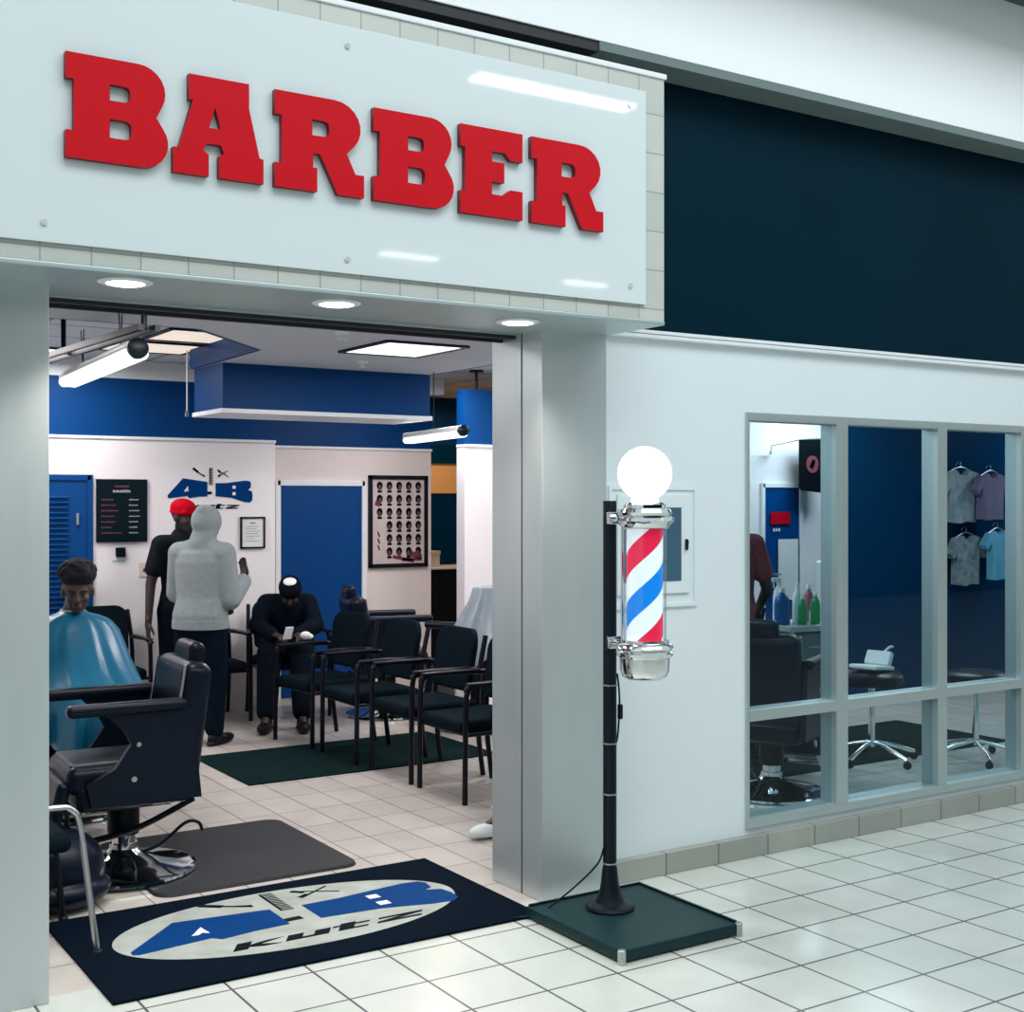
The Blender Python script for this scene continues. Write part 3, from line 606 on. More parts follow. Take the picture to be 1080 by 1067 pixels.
# ================================================================== WAITING CHAIRS (front = local +x)
def waiting_chair(loc, rz, label, grp):
    t = thing('waiting_chair', label, 'chair', loc, rz, grp)
    MB().box((.0, 0, .425), (.50, .47, .075), .03, seg=4).build('seat', M['fabric'], t)
    bk = MB(); op = []
    for cy_, cz_, a_ in ((.13, .10, 0), (-.13, .10, 90), (-.17, -.14, 180), (.17, -.14, 270)): op += arc(cy_, cz_, (.10 if cz_ > 0 else .05), (.10 if cz_ > 0 else .05), a_, a_ + 90, 6)
    for xx, k_ in ((-.026, .93), (-.012, 1.0), (.012, 1.0), (.026, .93)): pass
    bk.loft([[(xx, y_ * k_, z_ * k_) for y_, z_ in op] for xx, k_ in ((-.026, .92), (-.016, 1.0), (.016, 1.0), (.026, .92))])
    bk.bm.transform(Matrix.Translation((-.245, 0, .70)) @ Matrix.Rotation(-.16, 4, 'Y'))
    for v in bk.bm.verts: v.co.x += .5 * v.co.y ** 2
    bk.build('backrest', M['fabric'], t)
    for sy in (-1, 1):
        MB().tube(spline([(.235, sy * .262, 0), (.232, sy * .262, .30), (.225, sy * .262, .60), (.19, sy * .262, .655)], 5), .016).build('leg', M['plastic'], t)
        MB().tube(spline([(-.27, sy * .262, 0), (-.235, sy * .262, .30), (-.24, sy * .262, .60), (-.30, sy * .245, .86)], 5), .016).build('leg', M['plastic'], t)
        a = MB(); a.tube(spline([(.23, sy * .262, .625), (.20, sy * .262, .655), (.05, sy * .262, .668), (-.24, sy * .262, .655)], 6), .016); a.box((.02, sy * .262, .668), (.40, .05, .022), .01)
        a.build('armrest', M['plastic'], t)
    f = MB(); f.cyl((.215, -.26, .385), (.215, .26, .385), .010).cyl((-.235, -.26, .385), (-.235, .26, .385), .010)
    for sy in (-1, 1): f.cyl((-.235, sy * .255, .385), (.225, sy * .255, .385), .010)
    f.build('seat_frame', M['plastic'], t)
    return t
G1 = 'dark waiting chairs with armrests'
wc = waiting_chair((3.93, 1.95, 0), PI, 'dark green-black armchair standing whole just left of the doorway pillar', G1)
for x, y, rz, lb in ((4.12, 1.24, PI, 'dark waiting armchair almost hidden by the pillar, a person in white sneakers on it'),
                     (3.93, 2.58, PI, 'dark waiting armchair directly behind the one nearest the doorway pillar'),
                     (3.88, 3.22, PI, 'dark waiting armchair third back in the row on the runner mat'),
                     (3.84, 3.90, PI + .1, 'dark waiting armchair at the far end of the row, left of the others'),
                     (2.06, 5.12, -PI / 2, 'dark chair against the back wall under the louvered door'),
                     (2.68, 5.20, -PI / 2, 'dark chair against the back wall under the price board, a magazine on its seat'),
                     (3.46, 5.20, -PI / 2, 'dark chair against the back wall under the wall logo'),
                     (4.10, 5.12, -PI / 2 - .1, 'dark chair by the wall corner with a crouching person on it'),
                     (6.9, 3.2, PI / 2 + .3, 'dark armchair seen through the window beside the desk')):
    dup(wc, (x, y, 0), rz, lb)
mg = tag(MB().box((0, 0, 0), (.26, .2, .012), .003).box((.03, .02, .012), (.24, .16, .012), .003, rot=(.06, .08, .3)).build('magazine', M['paper']), 'white crumpled magazine on the chair under the price board', 'magazine'); mg.location = (2.68, 5.14, .474)

# ================================================================== BARBER CHAIRS (front = local +x)
def barber_chair(loc, rz, label, grp, sz=.52):
    t = thing('barber_chair', label, 'barber chair', loc, rz, grp)
    MB().lathe([(0, 0), (.315, 0), (.325, .008), (.322, .02), (.29, .030), (.18, .048), (.085, .075), (.06, .11), (.055, .12), (0, .12)], 64).build('base', M['chrome'], t)
    col = MB(); col.cyl((0, 0, .10), (0, 0, .30), .052, seg=32).cyl((0, 0, .10), (0, 0, .13), .062, seg=32).build('column', M['chrome'], t)
    MB().lathe([(0, .17), (.068, .17), (.072, .19), (.072, .32), (0, .32)], 32, Matrix.Translation((-.0, .0, 0))).build('column_sleeve', M['blackmetal'], t)
    MB().tube(spline([(-.06, .0, .07), (-.16, .02, .10), (-.27, .04, .19), (-.33, .05, .19), (-.35, .05, .15)], 6), .008).build('pump_lever', M['blackmetal'], t)
    MB().box((.0, 0, .325), (.36, .30, .03), .008).tube(spline([(.30, .0, .14), (.12, .06, .17), (-.05, .12, .22), (-.28, .16, .33)], 6), .014).build('seat_support', M['blackmetal'], t)
    se = MB(); se.box((.02, 0, sz - .055), (.54, .46, .13), .045, seg=4).box((.0, 0, sz - .13), (.50, .47, .12), .03, seg=3).build('seat', M['vinyl'], t)
    lab(MB().box((.04, 0, sz + .004), (.46, .36, .03), .014, seg=3).build('seat_cushion', M['vinylseat'], t), 'charcoal seat pad')
    for sy in (-1, 1):
        pan = MB(); pan.prism([(-.28, sz - .16), (.20, sz - .16), (.22, sz - .06), (.10, sz + .0), (.03, sz + .10), (.06, sz + .16), (.14, sz + .24), (-.24, sz + .24)], lambda x, z: (x, sy * .262 - .018, z), lambda x, z: (x, sy * .262 + .018, z))
        sp = pan.build('side_panel', M['vinyl'], t)
        MB().box((.045, sy * .27, sz + .262), (.52, .075, .055), .024, seg=4).build('armrest', M['vinyl'], t)
        MB().cyl((.02, sy * .282, sz - .05), (.02, sy * .288, sz - .05), .012).cyl((.0, sy * .282, sz + .10), (.0, sy * .288, sz + .10), .010).build('bolt', M['chromer'], sp)
    bk = MB(); bk.box((0, 0, .23), (.14, .50, .54), .055, seg=4)
    bk.bm.transform(Matrix.Translation((-.22, 0, sz - .06)) @ Matrix.Rotation(-.13, 4, 'Y'))
    b2 = bk.build('backrest', M['vinyl'], t)
    pp = MB()
    for sy in (-1, 1): pp.tube([(-.155 - .016 * k, sy * .235, sz + .02 + k * .10) for k in range(5)], .006)
    lab(pp.build('piping', M['chromer'], b2), 'shiny edge strip')
    hd = MB(); hd.box((-.305, 0, sz + .455), (.08, .27, .12), .035, seg=4, rot=(0, -.13, 0)); hd.cyl((-.28, -.05, sz + .36), (-.30, -.05, sz + .44), .008).cyl((-.28, .05, sz + .36), (-.30, .05, sz + .44), .008)
    hd.build('headrest', M['vinyl'], t)
    MB().box((.33, 0, sz - .20), (.06, .42, .30), .025, seg=4, rot=(0, -.25, 0)).build('leg_rest', M['vinyl'], t)
    fr_ = MB(); fr_.tube(spline([(.30, -.17, .28), (.42, -.17, .12), (.50, -.15, .10), (.50, .15, .10), (.42, .17, .12), (.30, .17, .28)], 6), .013); fr_.box((.50, 0, .11), (.12, .36, .025), .008)
    fr_.build('footrest', M['chrome'], t)
    return t
G2 = 'black barber chairs'
bc = barber_chair((1.71, 1.40, .014), PI - .05, 'nearest black barber chair with round chrome base, left of the doorway', G2)
dup(bc, (1.80, 2.72, 0), -PI / 2 - .12, 'black barber chair holding the person under the blue cape', G2)
dup(bc, (4.74, 4.66, 0), -.25, 'black barber chair with tall headrest behind the row of waiting chairs', G2)
dup(bc, (5.05, 3.75, 0), PI / 2 + .5, 'barber chair draped with a grey cape', G2)
dup(bc, (5.35, .98, 0), .5, 'black barber chair close behind the first window bay', G2)
# small pale clip on the seat
o = tag(MB().box((0, 0, 0), (.10, .03, .018), .004, rot=(0, 0, .3)).box((.02, .02, .016), (.04, .03, .018), .004).cyl((-.02, 0, .0), (-.10, .03, .02), .008).build('hair_clipper', M['bottlewhite']), 'small white clipper lying on the nearest barber chair seat', 'clipper'); o.location = (1.90, 1.20, .562)
# stools behind the window
def star_stool(loc, lb, rz):
    t = thing('swivel_stool', lb, 'stool', loc, rz)
    MB().lathe([(0, .50), (.17, .50), (.20, .52), (.20, .56), (.17, .585), (0, .59)], 32).build('seat', M['vinyl'], t)
    MB().cyl((0, 0, .10), (0, 0, .50), .022).build('column', M['chrome'], t)
    for i in range(5):
        a = 2 * PI * i / 5; l_ = MB(); l_.tube(spline([(.02 * math.cos(a), .02 * math.sin(a), .13), (.16 * math.cos(a), .16 * math.sin(a), .10), (.30 * math.cos(a), .30 * math.sin(a), .055)], 4), .014)
        o_ = l_.build('leg', M['chrome'], t); MB().ell((.30 * math.cos(a), .30 * math.sin(a), .027), (.018, .027, .027), seg=12).build('caster', M['blackmetal'], o_)
star_stool((7.15, .95, 0), 'black swivel stool with chrome star legs behind the third window bay', .3)
star_stool((6.50, 1.25, .01), 'black swivel stool with chrome star legs behind the second window bay', .9)
o = tag(MB().box((0, 0, 0), (.24, .2, .03), .012, rot=(0, .1, .2)).box((.09, .02, .05), (.05, .18, .10), .015, rot=(0, .5, .2)).tube(spline([(.1, 0, .08), (.17, 0, .12), (.2, 0, .12)], 4), .008).build('folded_towel', M['white']), 'white towel lying on a stool behind the second window bay', 'towel'); o.location = (6.50, 1.25, .622)

# chrome-legged chair at the far left edge
tc_ = thing('side_chair', 'chair with bent chrome tube legs half hidden by the left column', 'chair', (1.06, .62, 0))
MB().tube(spline([(-.28, -.20, .555), (.10, -.20, .56), (.175, -.20, .545), (.205, -.20, .48), (.235, -.205, .25), (.262, -.22, .012)], 8), .012).build('leg', M['chromer'], tc_)
MB().tube(spline([(-.28, .23, .45), (.10, .23, .455), (.19, .23, .43), (.225, .235, .25), (.25, .235, .012)], 8), .012).build('leg', M['blackmetal'], tc_)
MB().tube(spline([(-.24, -.20, .012), (-.24, -.2, .50), (-.24, -.20, .80)], 8), .012).build('leg', M['chromer'], tc_)
MB().tube(spline([(-.24, .22, .012), (-.24, .22, .50), (-.24, .22, .80)], 8), .012).build('leg', M['chromer'], tc_)
MB().box((-.03, .01, .42), (.42, .42, .07), .03, seg=4).build('seat', M['fabric'], tc_); MB().box((-.25, .01, .68), (.05, .40, .28), .02, seg=4).build('backrest', M['fabric'], tc_)
MB().ell((.262, -.22, .008), (.022, .022, .008)).ell((.25, .235, .012), (.02, .02, .012)).build('rubber_foot', M['blackmetal'], tc_)
# black bag on the floor by the front barber chair
bg_ = MB(); bg_.ell((0, 0, .16), (.20, .17, .17)).ell((-.05, .02, .25), (.13, .12, .11))
bg_.ell((.0, -.02, .08), (.22, .18, .085))
bg_o = bg_.build('black_bag', M['vinyl']); tag(bg_o, 'slumped black bag on the floor left of the nearest barber chair base', 'bag'); bg_o.location = (1.33, 1.06, 0)
MB().tube(spline([(-.1, -.02, .32), (-.06, -.03, .42), (.03, -.02, .41), (.05, 0, .28)], 6), .010).build('bag_handle', M['blackmetal'], bg_o)

# grey cape draped over the far chair
def ring(cx, cy, rx, ry, z, n=72, amp=0, k=9, ph=0, rot=0, pw=1, zamp=0):
    out = []
    for i in range(n):
        a = 2 * PI * i / n; c_, s_2 = math.cos(a), math.sin(a)
        m_ = 1 + amp * (math.sin(k * a + ph) + .5 * math.sin((k * 2 + 1) * a + ph * 2.3))
        x = rx * math.copysign(abs(c_) ** pw, c_) * m_; y = ry * math.copysign(abs(s_2) ** pw, s_2) * m_
        out.append((cx + x * math.cos(rot) - y * math.sin(rot), cy + x * math.sin(rot) + y * math.cos(rot), z + zamp * math.sin(k * a * .5 + ph)))
    return out
gx, gy, gr = 4.98, 3.45, .15
dc = MB(); dc.loft([ring(gx, gy, .10, .05, 1.085, rot=gr), ring(gx, gy, .17, .085, 1.07, rot=gr, pw=.8, amp=.01), ring(gx, gy - .0, .21, .11, .98, rot=gr, amp=.03), ring(gx - .02, gy, .27, .16, .86, rot=gr, amp=.05, ph=.3),
      ring(gx - .04, gy, .33, .22, .72, rot=gr, amp=.07, ph=.5), ring(gx - .06, gy, .37, .27, .58, rot=gr, amp=.09, ph=.6, zamp=.05), ring(gx - .06, gy, .36, .265, .56, rot=gr, amp=.09, ph=.6, zamp=.05)], True, False)
do = dc.build('salon_cape', M['greycape'], ang=80); tag(do, 'pale grey cape draped over a barber chair at the right of the doorway', 'cape')

# ================================================================== PEOPLE
def bake(mb, name, m, parent=None, vox=.009, sm=3, base=None, fac=.5):
    o = mb.build(name, m); o.modifiers.clear()
    r = o.modifiers.new('r', 'REMESH'); r.mode = 'VOXEL'; r.voxel_size = vox; r.use_smooth_shade = True
    s_ = o.modifiers.new('s', 'SMOOTH'); s_.iterations = sm; s_.factor = fac
    bpy.context.view_layer.update()
    me = bpy.data.meshes.new_from_object(o.evaluated_get(bpy.context.evaluated_depsgraph_get()))
    o.modifiers.clear(); old = o.data; o.data = me; bpy.data.meshes.remove(old); me.name = name
    if base is not None: me.transform(Matrix.Translation(-V(base)))
    for p in me.polygons: p.use_smooth = True
    if parent: o.parent = parent
    elif base is not None: o.location = base
    return o
def basis(f, up=(0, 0, 1)):
    f = V((*f, 0)) if len(f) == 2 else V(f); f.normalize(); up = V(up); r = f.cross(up).normalized(); u = r.cross(f)
    return Matrix((r, f, u)).transposed()      # columns: right, forward, up
def head(mb, c, f, up=(0, 0, 1), s=1.0):
    c = V(c); B = basis(f, up)
    P = lambda x, y, z: c + B @ (V((x, y, z)) * s)
    R = lambda *r: tuple(q * s for q in r)
    mb.ell(P(0, -.012, .035), R(.074, .092, .085), B)          # skull
    mb.ell(P(0, .022, -.03), R(.060, .066, .085), B)            # face
    mb.ell(P(0, .055, -.090), R(.028, .026, .024), B)           # chin
    mb.ell(P(0, .062, .022), R(.052, .022, .014), B)            # brow
    mb.cap(P(0, .085, .010), P(0, .104, -.028), .009 * s, .014 * s)   # nose
    mb.ell(P(0, .088, -.060), R(.024, .010, .008), B)           # lips
    for sx in (-1, 1):
        mb.ell(P(sx * .076, -.005, -.012), R(.010, .020, .032), B)
        mb.ell(P(sx * .038, .062, -.028), R(.020, .020, .022), B)
    return P, B
def eyes(P, B, parent, base, s=1.0):
    w_, d_ = MB(), MB()
    for sx in (-1, 1):
        w_.ell(P(sx * .030, .079, -.002), (.010 * s, .005 * s, .0025 * s), B, 12); d_.ell(P(sx * .030, .082, -.004), (.0075 * s, .004 * s, .0045 * s), B, 10); d_.cap(P(sx * .018, .084, .004), P(sx * .043, .079, .003), .003 * s, .002 * s)
        d_.cap(P(sx * .016, .086, .020), P(sx * .046, .078, .021), .0045 * s, .003 * s)
    e = w_.build('eye', M['paper'], parent); e.data.transform(Matrix.Translation(-V(base)))
    e = d_.build('eyebrow', M['hair'], parent); e.data.transform(Matrix.Translation(-V(base)))
def hand(mb, w, d, n, side=1, curl=.35, s=1.0):
    """w wrist, d direction of fingers, n palm normal; side=+1 thumb to d x n side"""
    w = V(w); d = V(d).normalized(); n = V(n); n = (n - d * n.dot(d)).normalized(); a = d.cross(n) * side
    B = Matrix((a, d, n)).transposed(); P = lambda x, y, z: w + B @ (V((x, y, z)) * s)
    mb.ell(P(0, .048, 0), (.040 * s, .052 * s, .016 * s), B); mb.cap(w - d * .02 * s, P(0, .03, 0), .025 * s, .026 * s)
    for x, L in ((.028, .070), (.010, .080), (-.010, .074), (-.028, .058)):
        p = V((x, .088, 0)); ang = 0
        for j, fr_ in enumerate((.45, .32, .23)):
            ang += curl * (0.7 if j == 0 else 1); q = p + V((x * .12 * (1 - j * .4), math.cos(ang) * L * fr_, math.sin(ang) * L * fr_))
            mb.cap(P(*p), P(*q), (.0098 - j * .0008) * s, (.0090 - j * .0008) * s, 10, 3); p = q
    mb.cap(P(.030, .020, .004), P(.056, .048, .014), .014 * s, .011 * s, 10, 3); mb.cap(P(.056, .048, .014), P(.062, .080, .024), .011 * s, .0085 * s, 10, 3)
def body(J, s=1.0, hands=None):
    mb = MB(); P, B = head(mb, J['head'], J['face'], J.get('hup', (0, 0, 1)), s)
    mb.cap(J['neck'], V(J['head']) + V((0, 0, -.02)), .056, .052)
    mb.cap(J['pelvis'], J['chest'], .115, .12); mb.cap(J['chest'], J['neck'], .11, .06); mb.cap(J['shL'], J['shR'], .055, .055)
    for k in 'LR':
        mb.cap(J['sh' + k], J['el' + k], .048, .038); mb.cap(J['el' + k], J['wr' + k], .038, .025)
        mb.cap(J['hip' + k], J['kn' + k], .080, .054); mb.cap(J['kn' + k], J['an' + k], .050, .034); mb.cap(J['an' + k], V(J['toe' + k]), .034, .026)
        mb.cap(J['pelvis'], J['hip' + k], .10, .085)
        if hands and k in hands: hand(mb, J['wr' + k], *hands[k])
    return mb, P, B
def top_mb(J, g=.018, sleeve='long', hem=None, bulk=1.0, half=.5):
    mb = MB(); pe = V(J['pelvis']); ch = V(J['chest']); r_ = (V(J['shR']) - V(J['shL'])).normalized() * .07
    hem = pe if hem is None else V(hem)
    rt = (r_ if 'B' not in J else V(J['B'].col[0])).normalized(); fwd = V((0, 0, 1)).cross(rt).normalized(); nk = V(J['neck']); rr = []
    sh_ = (V(J['shR']) + V(J['shL'])) / 2
    for c_, a_, b_ in ((hem - V((0, 0, .055)), .168, .128), (hem, .172, .132), (hem.lerp(ch, .45), .142, .108), (ch, .160, .118), (ch.lerp(sh_, .6), .172, .112), (sh_ + V((0, 0, .01)), .150, .092), (nk.lerp(sh_, .35), .075, .065)):
        a_, b_ = (a_ + g) * bulk, (b_ + g) * bulk
        rr.append([c_ + rt * (a_ * math.cos(2 * PI * q / 28)) + fwd * (b_ * math.sin(2 * PI * q / 28)) for q in range(28)])
    mb.loft(rr)
    mb.cap(ch, V(J['neck']) - V((0, 0, .02)), .12 + g, .068 + g); mb.cap(J['shL'], J['shR'], .058 + g, .058 + g); 
    for k in 'LR':
        s0, e0, w0 = V(J['sh' + k]), V(J['el' + k]), V(J['wr' + k])
        if sleeve == 'long': mb.cap(s0, e0, .056 + g, .046 + g); mb.cap(e0, e0.lerp(w0, .93), .046 + g, .032 + g)
        else: mb.cap(s0, s0.lerp(e0, .62), .056 + g, .056 + g)
    return mb
def pants_mb(J, g=.016, wide=1.0):
    mb = MB()
    for k in 'LR':
        mb.cap(J['pelvis'], J['hip' + k], .112 + g, .10 + g); mb.cap(J['hip' + k], J['kn' + k], (.086 + g) * wide, (.062 + g) * wide)
        an = V(J['kn' + k]).lerp(V(J['an' + k]), .92); mb.cap(J['kn' + k], an, (.060 + g) * wide, (.046 + g) * wide)
    return mb
def shoe(an, toe, m, parent, base, s=1.0):
    an, toe = V(an), V(toe); d_ = (toe - an); d_.z = 0; d_.normalize(); z0 = min(an.z, toe.z) - .03
    B = basis(d_); mb = MB(); c_ = V((an.x, an.y, 0)) + d_ * .06
    mb.ell(V((c_.x, c_.y, z0 + .03)) + d_ * .07 * s, (.046 * s, .10 * s, .034 * s), B); mb.ell(V((c_.x, c_.y, z0 + .045)) - d_ * .05, (.040 * s, .075 * s, .048 * s), B)
    mb.cap(V((an.x, an.y, z0 + .07)), an + V((0, 0, .04)), .045, .045)
    mb.ell(V((c_.x, c_.y, z0 + .012)) + d_ * .01, (.050 * s, .155 * s, .016 * s), B)
    return bake(mb, 'shoe', m, parent, .008, 2, base)
def human(label, J, skin, base, hands=None, s=1.0, vox=.009):
    mb, P, B = body(J, s, hands); o = bake(mb, 'person', skin, None, vox, 2, base); tag(o, label, 'person'); return o, P, B
def stand(base, f, h=1.70, el=None, wr=None, headf=None, lean=0, side=0):
    """joint dictionary of a standing figure; f facing; optional overrides in local (right, forward, up)"""
    b = V(base); B = basis(f); k = h / 1.72
    P = lambda x, y, z: b + B @ V((x * k, y * k, z * k))
    J = dict(pelvis=P(0, 0, .93), chest=P(0, lean * .5, 1.24), neck=P(0, lean * .8 - .01, 1.46), head=P(side, lean + .015, 1.60), face=(B @ V(headf)) if headf else V(f))
    for kk, sx in (('L', -1), ('R', 1)):
        J['sh' + kk] = P(sx * .175, lean * .7 - .01, 1.395); J['el' + kk] = P(*(el[kk] if el and kk in el else (sx * .245, -.02, 1.11))); J['wr' + kk] = P(*(wr[kk] if wr and kk in wr else (sx * .26, .03, .86)))
        J['hip' + kk] = P(sx * .09, 0, .90); J['kn' + kk] = P(sx * .11, .02, .49); J['an' + kk] = P(sx * .12, -.02, .09); J['toe' + kk] = P(sx * .14, .13, .035)
    J['P'] = P; J['B'] = B
    return J
def sit(base, f, seat=.47, lean=.0, spread=.12, knf=.44, anf=.40, headz=.0, headf=None):
    b = V(base); B = basis(f); P = lambda x, y, z: b + B @ V((x, y, z))
    J = dict(pelvis=P(0, 0, seat + .11), chest=P(0, lean * .45, seat + .40 - lean * .12), neck=P(0, lean * .85, seat + .60 - lean * .28), head=P(0, lean + .03, seat + .73 - lean * .38 + headz), face=(B @ V(headf)) if headf else V(f))
    for kk, sx in (('L', -1), ('R', 1)):
        J['sh' + kk] = P(sx * .17, lean * .75, seat + .54 - lean * .25); J['el' + kk] = P(sx * .22, lean * .75 + .14, seat + .30 - lean * .15); J['wr' + kk] = P(sx * .09, lean * .5 + .38, seat + .22)
        J['hip' + kk] = P(sx * .09, .0, seat + .09); J['kn' + kk] = P(sx * spread, knf, seat + .08); J['an' + kk] = P(sx * spread * 1.1, anf, .10); J['toe' + kk] = P(sx * spread * 1.2, anf + .15, .04)
    J['P'] = P; J['B'] = B
    return J
def part(mb, name, m, par, base, vox=.010, sm=4, lb=None, fac=.5):
    o = bake(mb, name, m, par, vox, sm, base, fac)
    if lb: lab(o, lb)
    return o

# --- 1: man in the red cap
b1 = (3.145, 4.86, 0); J = stand(b1, (.25, -.97), 1.70, wr={'R': (.30, .02, .83), 'L': (-.26, .12, .92)}, el={'R': (.25, -.03, 1.11), 'L': (-.24, .02, 1.10)}, headf=(-.25, .95, -.12))
o, P, B = human('standing bearded person in a red cap and patterned black t-shirt by the price board', J, M['skin'], b1, hands={'R': ((0, .1, -1), (1, 0, 0), 1, .35), 'L': ((.4, .3, -.1), (0, 0, -1), 1, .5)})
o.data.update(); eyes(P, B, o, b1)
m_ = top_mb(J, .016, 'short'); part(m_, 't_shirt', M['pattern'], o, b1)
J['pelvis'] = V(J['pelvis']) - V((0, 0, .06)); part(pants_mb(J, .010, 1.15), 'trousers', M['darkcloth'], o, b1)
cp = MB(); cp.ell(P(0, -.010, .062), (.086, .104, .075), B); cp.cap(P(-.055, .06, .04), P(.055, .06, .04), .022, .022); cp.ell(P(0, -.01, .03), (.088, .106, .028), B)
part(cp, 'cap', M['capred'], o, b1, .008, 3)
bd = MB(); bd.ell(P(0, .045, -.085), (.050, .050, .050), B); bd.ell(P(0, .055, -.12), (.032, .035, .035), B); bd.ell(P(.045, .01, -.06), (.022, .04, .05), B); bd.ell(P(-.045, .01, -.06), (.022, .04, .05), B)
part(bd, 'beard', M['hair'], o, b1, .008, 2)
for k in 'LR': shoe(J['an' + k], J['toe' + k], M['shoeblack'], o, b1)

# --- 2: person in the grey hoodie, seen from behind
b2 = (3.07, 4.25, 0); J = stand(b2, (.72, .70), 1.64, el={'R': (.225, .03, 1.06), 'L': (-.22, .06, 1.10)}, wr={'R': (.235, .24, 1.19), 'L': (-.10, .28, 1.02)}, headf=(.30, .90, -.38), lean=.05, side=.02)
o, P, B = human('standing person in a light grey hoodie with raised hand, seen from behind', J, M['skin'], b2, hands={'R': ((.10, .35, .9), (-.8, -.3, .1), 1, .18), 'L': ((.7, .5, .2), (0, -1, 0), 1, .6)})
m_ = top_mb(J, .028, 'long', hem=V(J['pelvis']) + V((0, 0, .02)), bulk=1.0)
hp = V(J['head'])
m_.ell(hp + V((-.01, -.015, .03)), (.098, .115, .118), basis(J['face'])); m_.cap(hp + V((-.015, -.02, -.03)), V(J['neck']) + V((-.01, -.01, -.01)), .084, .098); m_.cap(hp + V((-.015, -.02, .06)), hp + V((-.05, -.05, .10)), .09, .05)
for kk in 'LR': m_.cap(V(J['neck']) + V((0, 0, -.02)), V(J['sh' + kk]) + V((0, 0, .0)), .085, .075)
# folds
random.seed(9); BB = J['B']
for (x0, z0, x1, z1, yy) in ((-.13, 1.00, .10, .985, -.112), (-.12, .955, .13, .94, -.12), (-.06, 1.05, .13, 1.035, -.108)):
    m_.cap(J['P'](x0, yy + .02 * abs(x0) / .13, z0), J['P'](x1, yy + .02, z1), .026, .020)
hd_ = part(m_, 'hoodie', M['hoodie'], o, b2, .010, 5)
rb = MB(); hem = V(J['pelvis']) - V(b2) + V((0, 0, -.045)); rb.lathe([(.90, -.035), (1.0, -.03), (1.0, .03), (.90, .035)], 48, Matrix.Translation(hem) @ J['B'].to_4x4() @ Matrix.Diagonal((.202, .163, 1, 1)))
lab(rb.build('hem_band', M['hoodie'], hd_), 'ribbed hem')
J['pelvis'] = V(J['pelvis']) - V((0, 0, .06)); part(pants_mb(J, .012, 1.15), 'trousers', M['navycloth'], o, b2)
for k in 'LR': shoe(J['an' + k], J['toe' + k], M['shoeblack'], o, b2)

# --- 3: man under the blue cape
b3 = (1.79, 2.66, 0); J = sit(b3, (-.16, -.98), seat=.54, lean=.04, headf=(.08, .96, -.26))
J['head'] = V((1.785, 2.50, 1.225)); J['neck'] = V((1.775, 2.56, 1.10)); J['chest'] = V((1.78, 2.62, .90)); J['shL'] = V((1.94, 2.60, 1.02)); J['shR'] = V((1.60, 2.60, 1.02))
for k in 'LR': J['el' + k] = V(J['sh' + k]) + V((.02 if k == 'L' else -.02, -.04, -.26)); J['wr' + k] = V((1.80 + (.10 if k == 'L' else -.10), 2.36, .74))
for k in 'LR': J['an' + k] = V(J['kn' + k]) + V((0, -.04, -.40)); J['toe' + k] = V(J['an' + k]) + V((0, -.12, -.04))
o, P, B = human('seated person with short black hair looking down, wrapped in a blue cape', J, M['skin2'], b3, hands={'R': ((0, -1, 0), (0, 0, -1), 1, .3), 'L': ((0, -1, 0), (0, 0, -1), -1, .3)}, vox=.007)
eyes(P, B, o, b3)
hr_ = MB(); hr_.ell(P(0, -.015, .085), (.098, .104, .070), B); hr_.ell(P(0, -.05, .02), (.082, .075, .085), B); hr_.ell(P(0, .03, .098), (.074, .062, .040), B)
random.seed(5)
for i in range(90):
    a = random.uniform(0, 2 * PI); e_ = random.uniform(.0, 1.4); hr_.ell(P(.094 * math.cos(a) * math.cos(e_), -.013 + .100 * math.sin(a) * math.cos(e_), .088 + .068 * math.sin(e_)), (.016, .016, .016), seg=8)
part(hr_, 'hair', M['hair'], o, b3, .007, 1)
lp = MB(); lp.ell(P(0, .098, -.060), (.022, .008, .007), B, 12); x_ = lp.build('lips', mat('lips_brown', (.10, .04, .04), .5), o); x_.data.transform(Matrix.Translation(-V(b3)))
part(pants_mb(J, .014), 'trousers', M['darkcloth'], o, b3)
for k in 'LR': shoe(J['an' + k], J['toe' + k], M['shoeblack'], o, b3)
cl = MB(); cl.lathe([(.058, 0), (.066, .0), (.064, .035), (.057, .035)], 30, Matrix.Translation(V((1.773, 2.555, 1.085)) - V(b3))); lab(cl.build('neck_strip', M['white'], o), 'white paper neck strip')
cx, cy = 1.775, 2.56; cpm = MB(); N = 96
def crow(z, rx, rfront, rback, amp, ph, cyo=0, cxo=0, zam=0):
    out = []
    for i in range(N):
        a = 2 * PI * i / N; c_, s2 = math.cos(a), math.sin(a); ry = rback if s2 > 0 else rfront
        m2 = 1 + 1.7 * amp * (.6 * math.sin(7 * a + ph) + .5 * math.sin(13 * a + ph * 1.7) + .35 * math.sin(23 * a + ph))
        out.append((cx + cxo + rx * c_ * m2 - b3[0], cy + cyo + ry * s2 * m2 - b3[1], z + zam * math.sin(5 * a + ph) - b3[2]))
    return out
rows = [crow(1.115, .068, .066, .066, .0, 0), crow(1.10, .085, .08, .08, .01, 0), crow(1.085, .14, .10, .10, .01, .1), crow(1.05, .205, .13, .13, .012, .2), crow(1.00, .245, .16, .145, .015, .3), crow(.93, .27, .22, .15, .02, .5), crow(.86, .29, .30, .16, .025, .8),
        crow(.79, .315, .40, .17, .03, 1.0), crow(.735, .335, .52, .18, .035, 1.2), crow(.70, .35, .60, .18, .03, 1.3), crow(.63, .36, .64, .19, .045, 1.5), crow(.55, .37, .65, .19, .06, 1.7), crow(.475, .375, .655, .19, .075, 1.9, zam=.015), crow(.474, .368, .645, .186, .075, 1.9, zam=.015)]
cpm.loft(rows, False, False); lab(cpm.build('barber_cape', M['cape'], o, 80), 'shiny blue nylon cape')

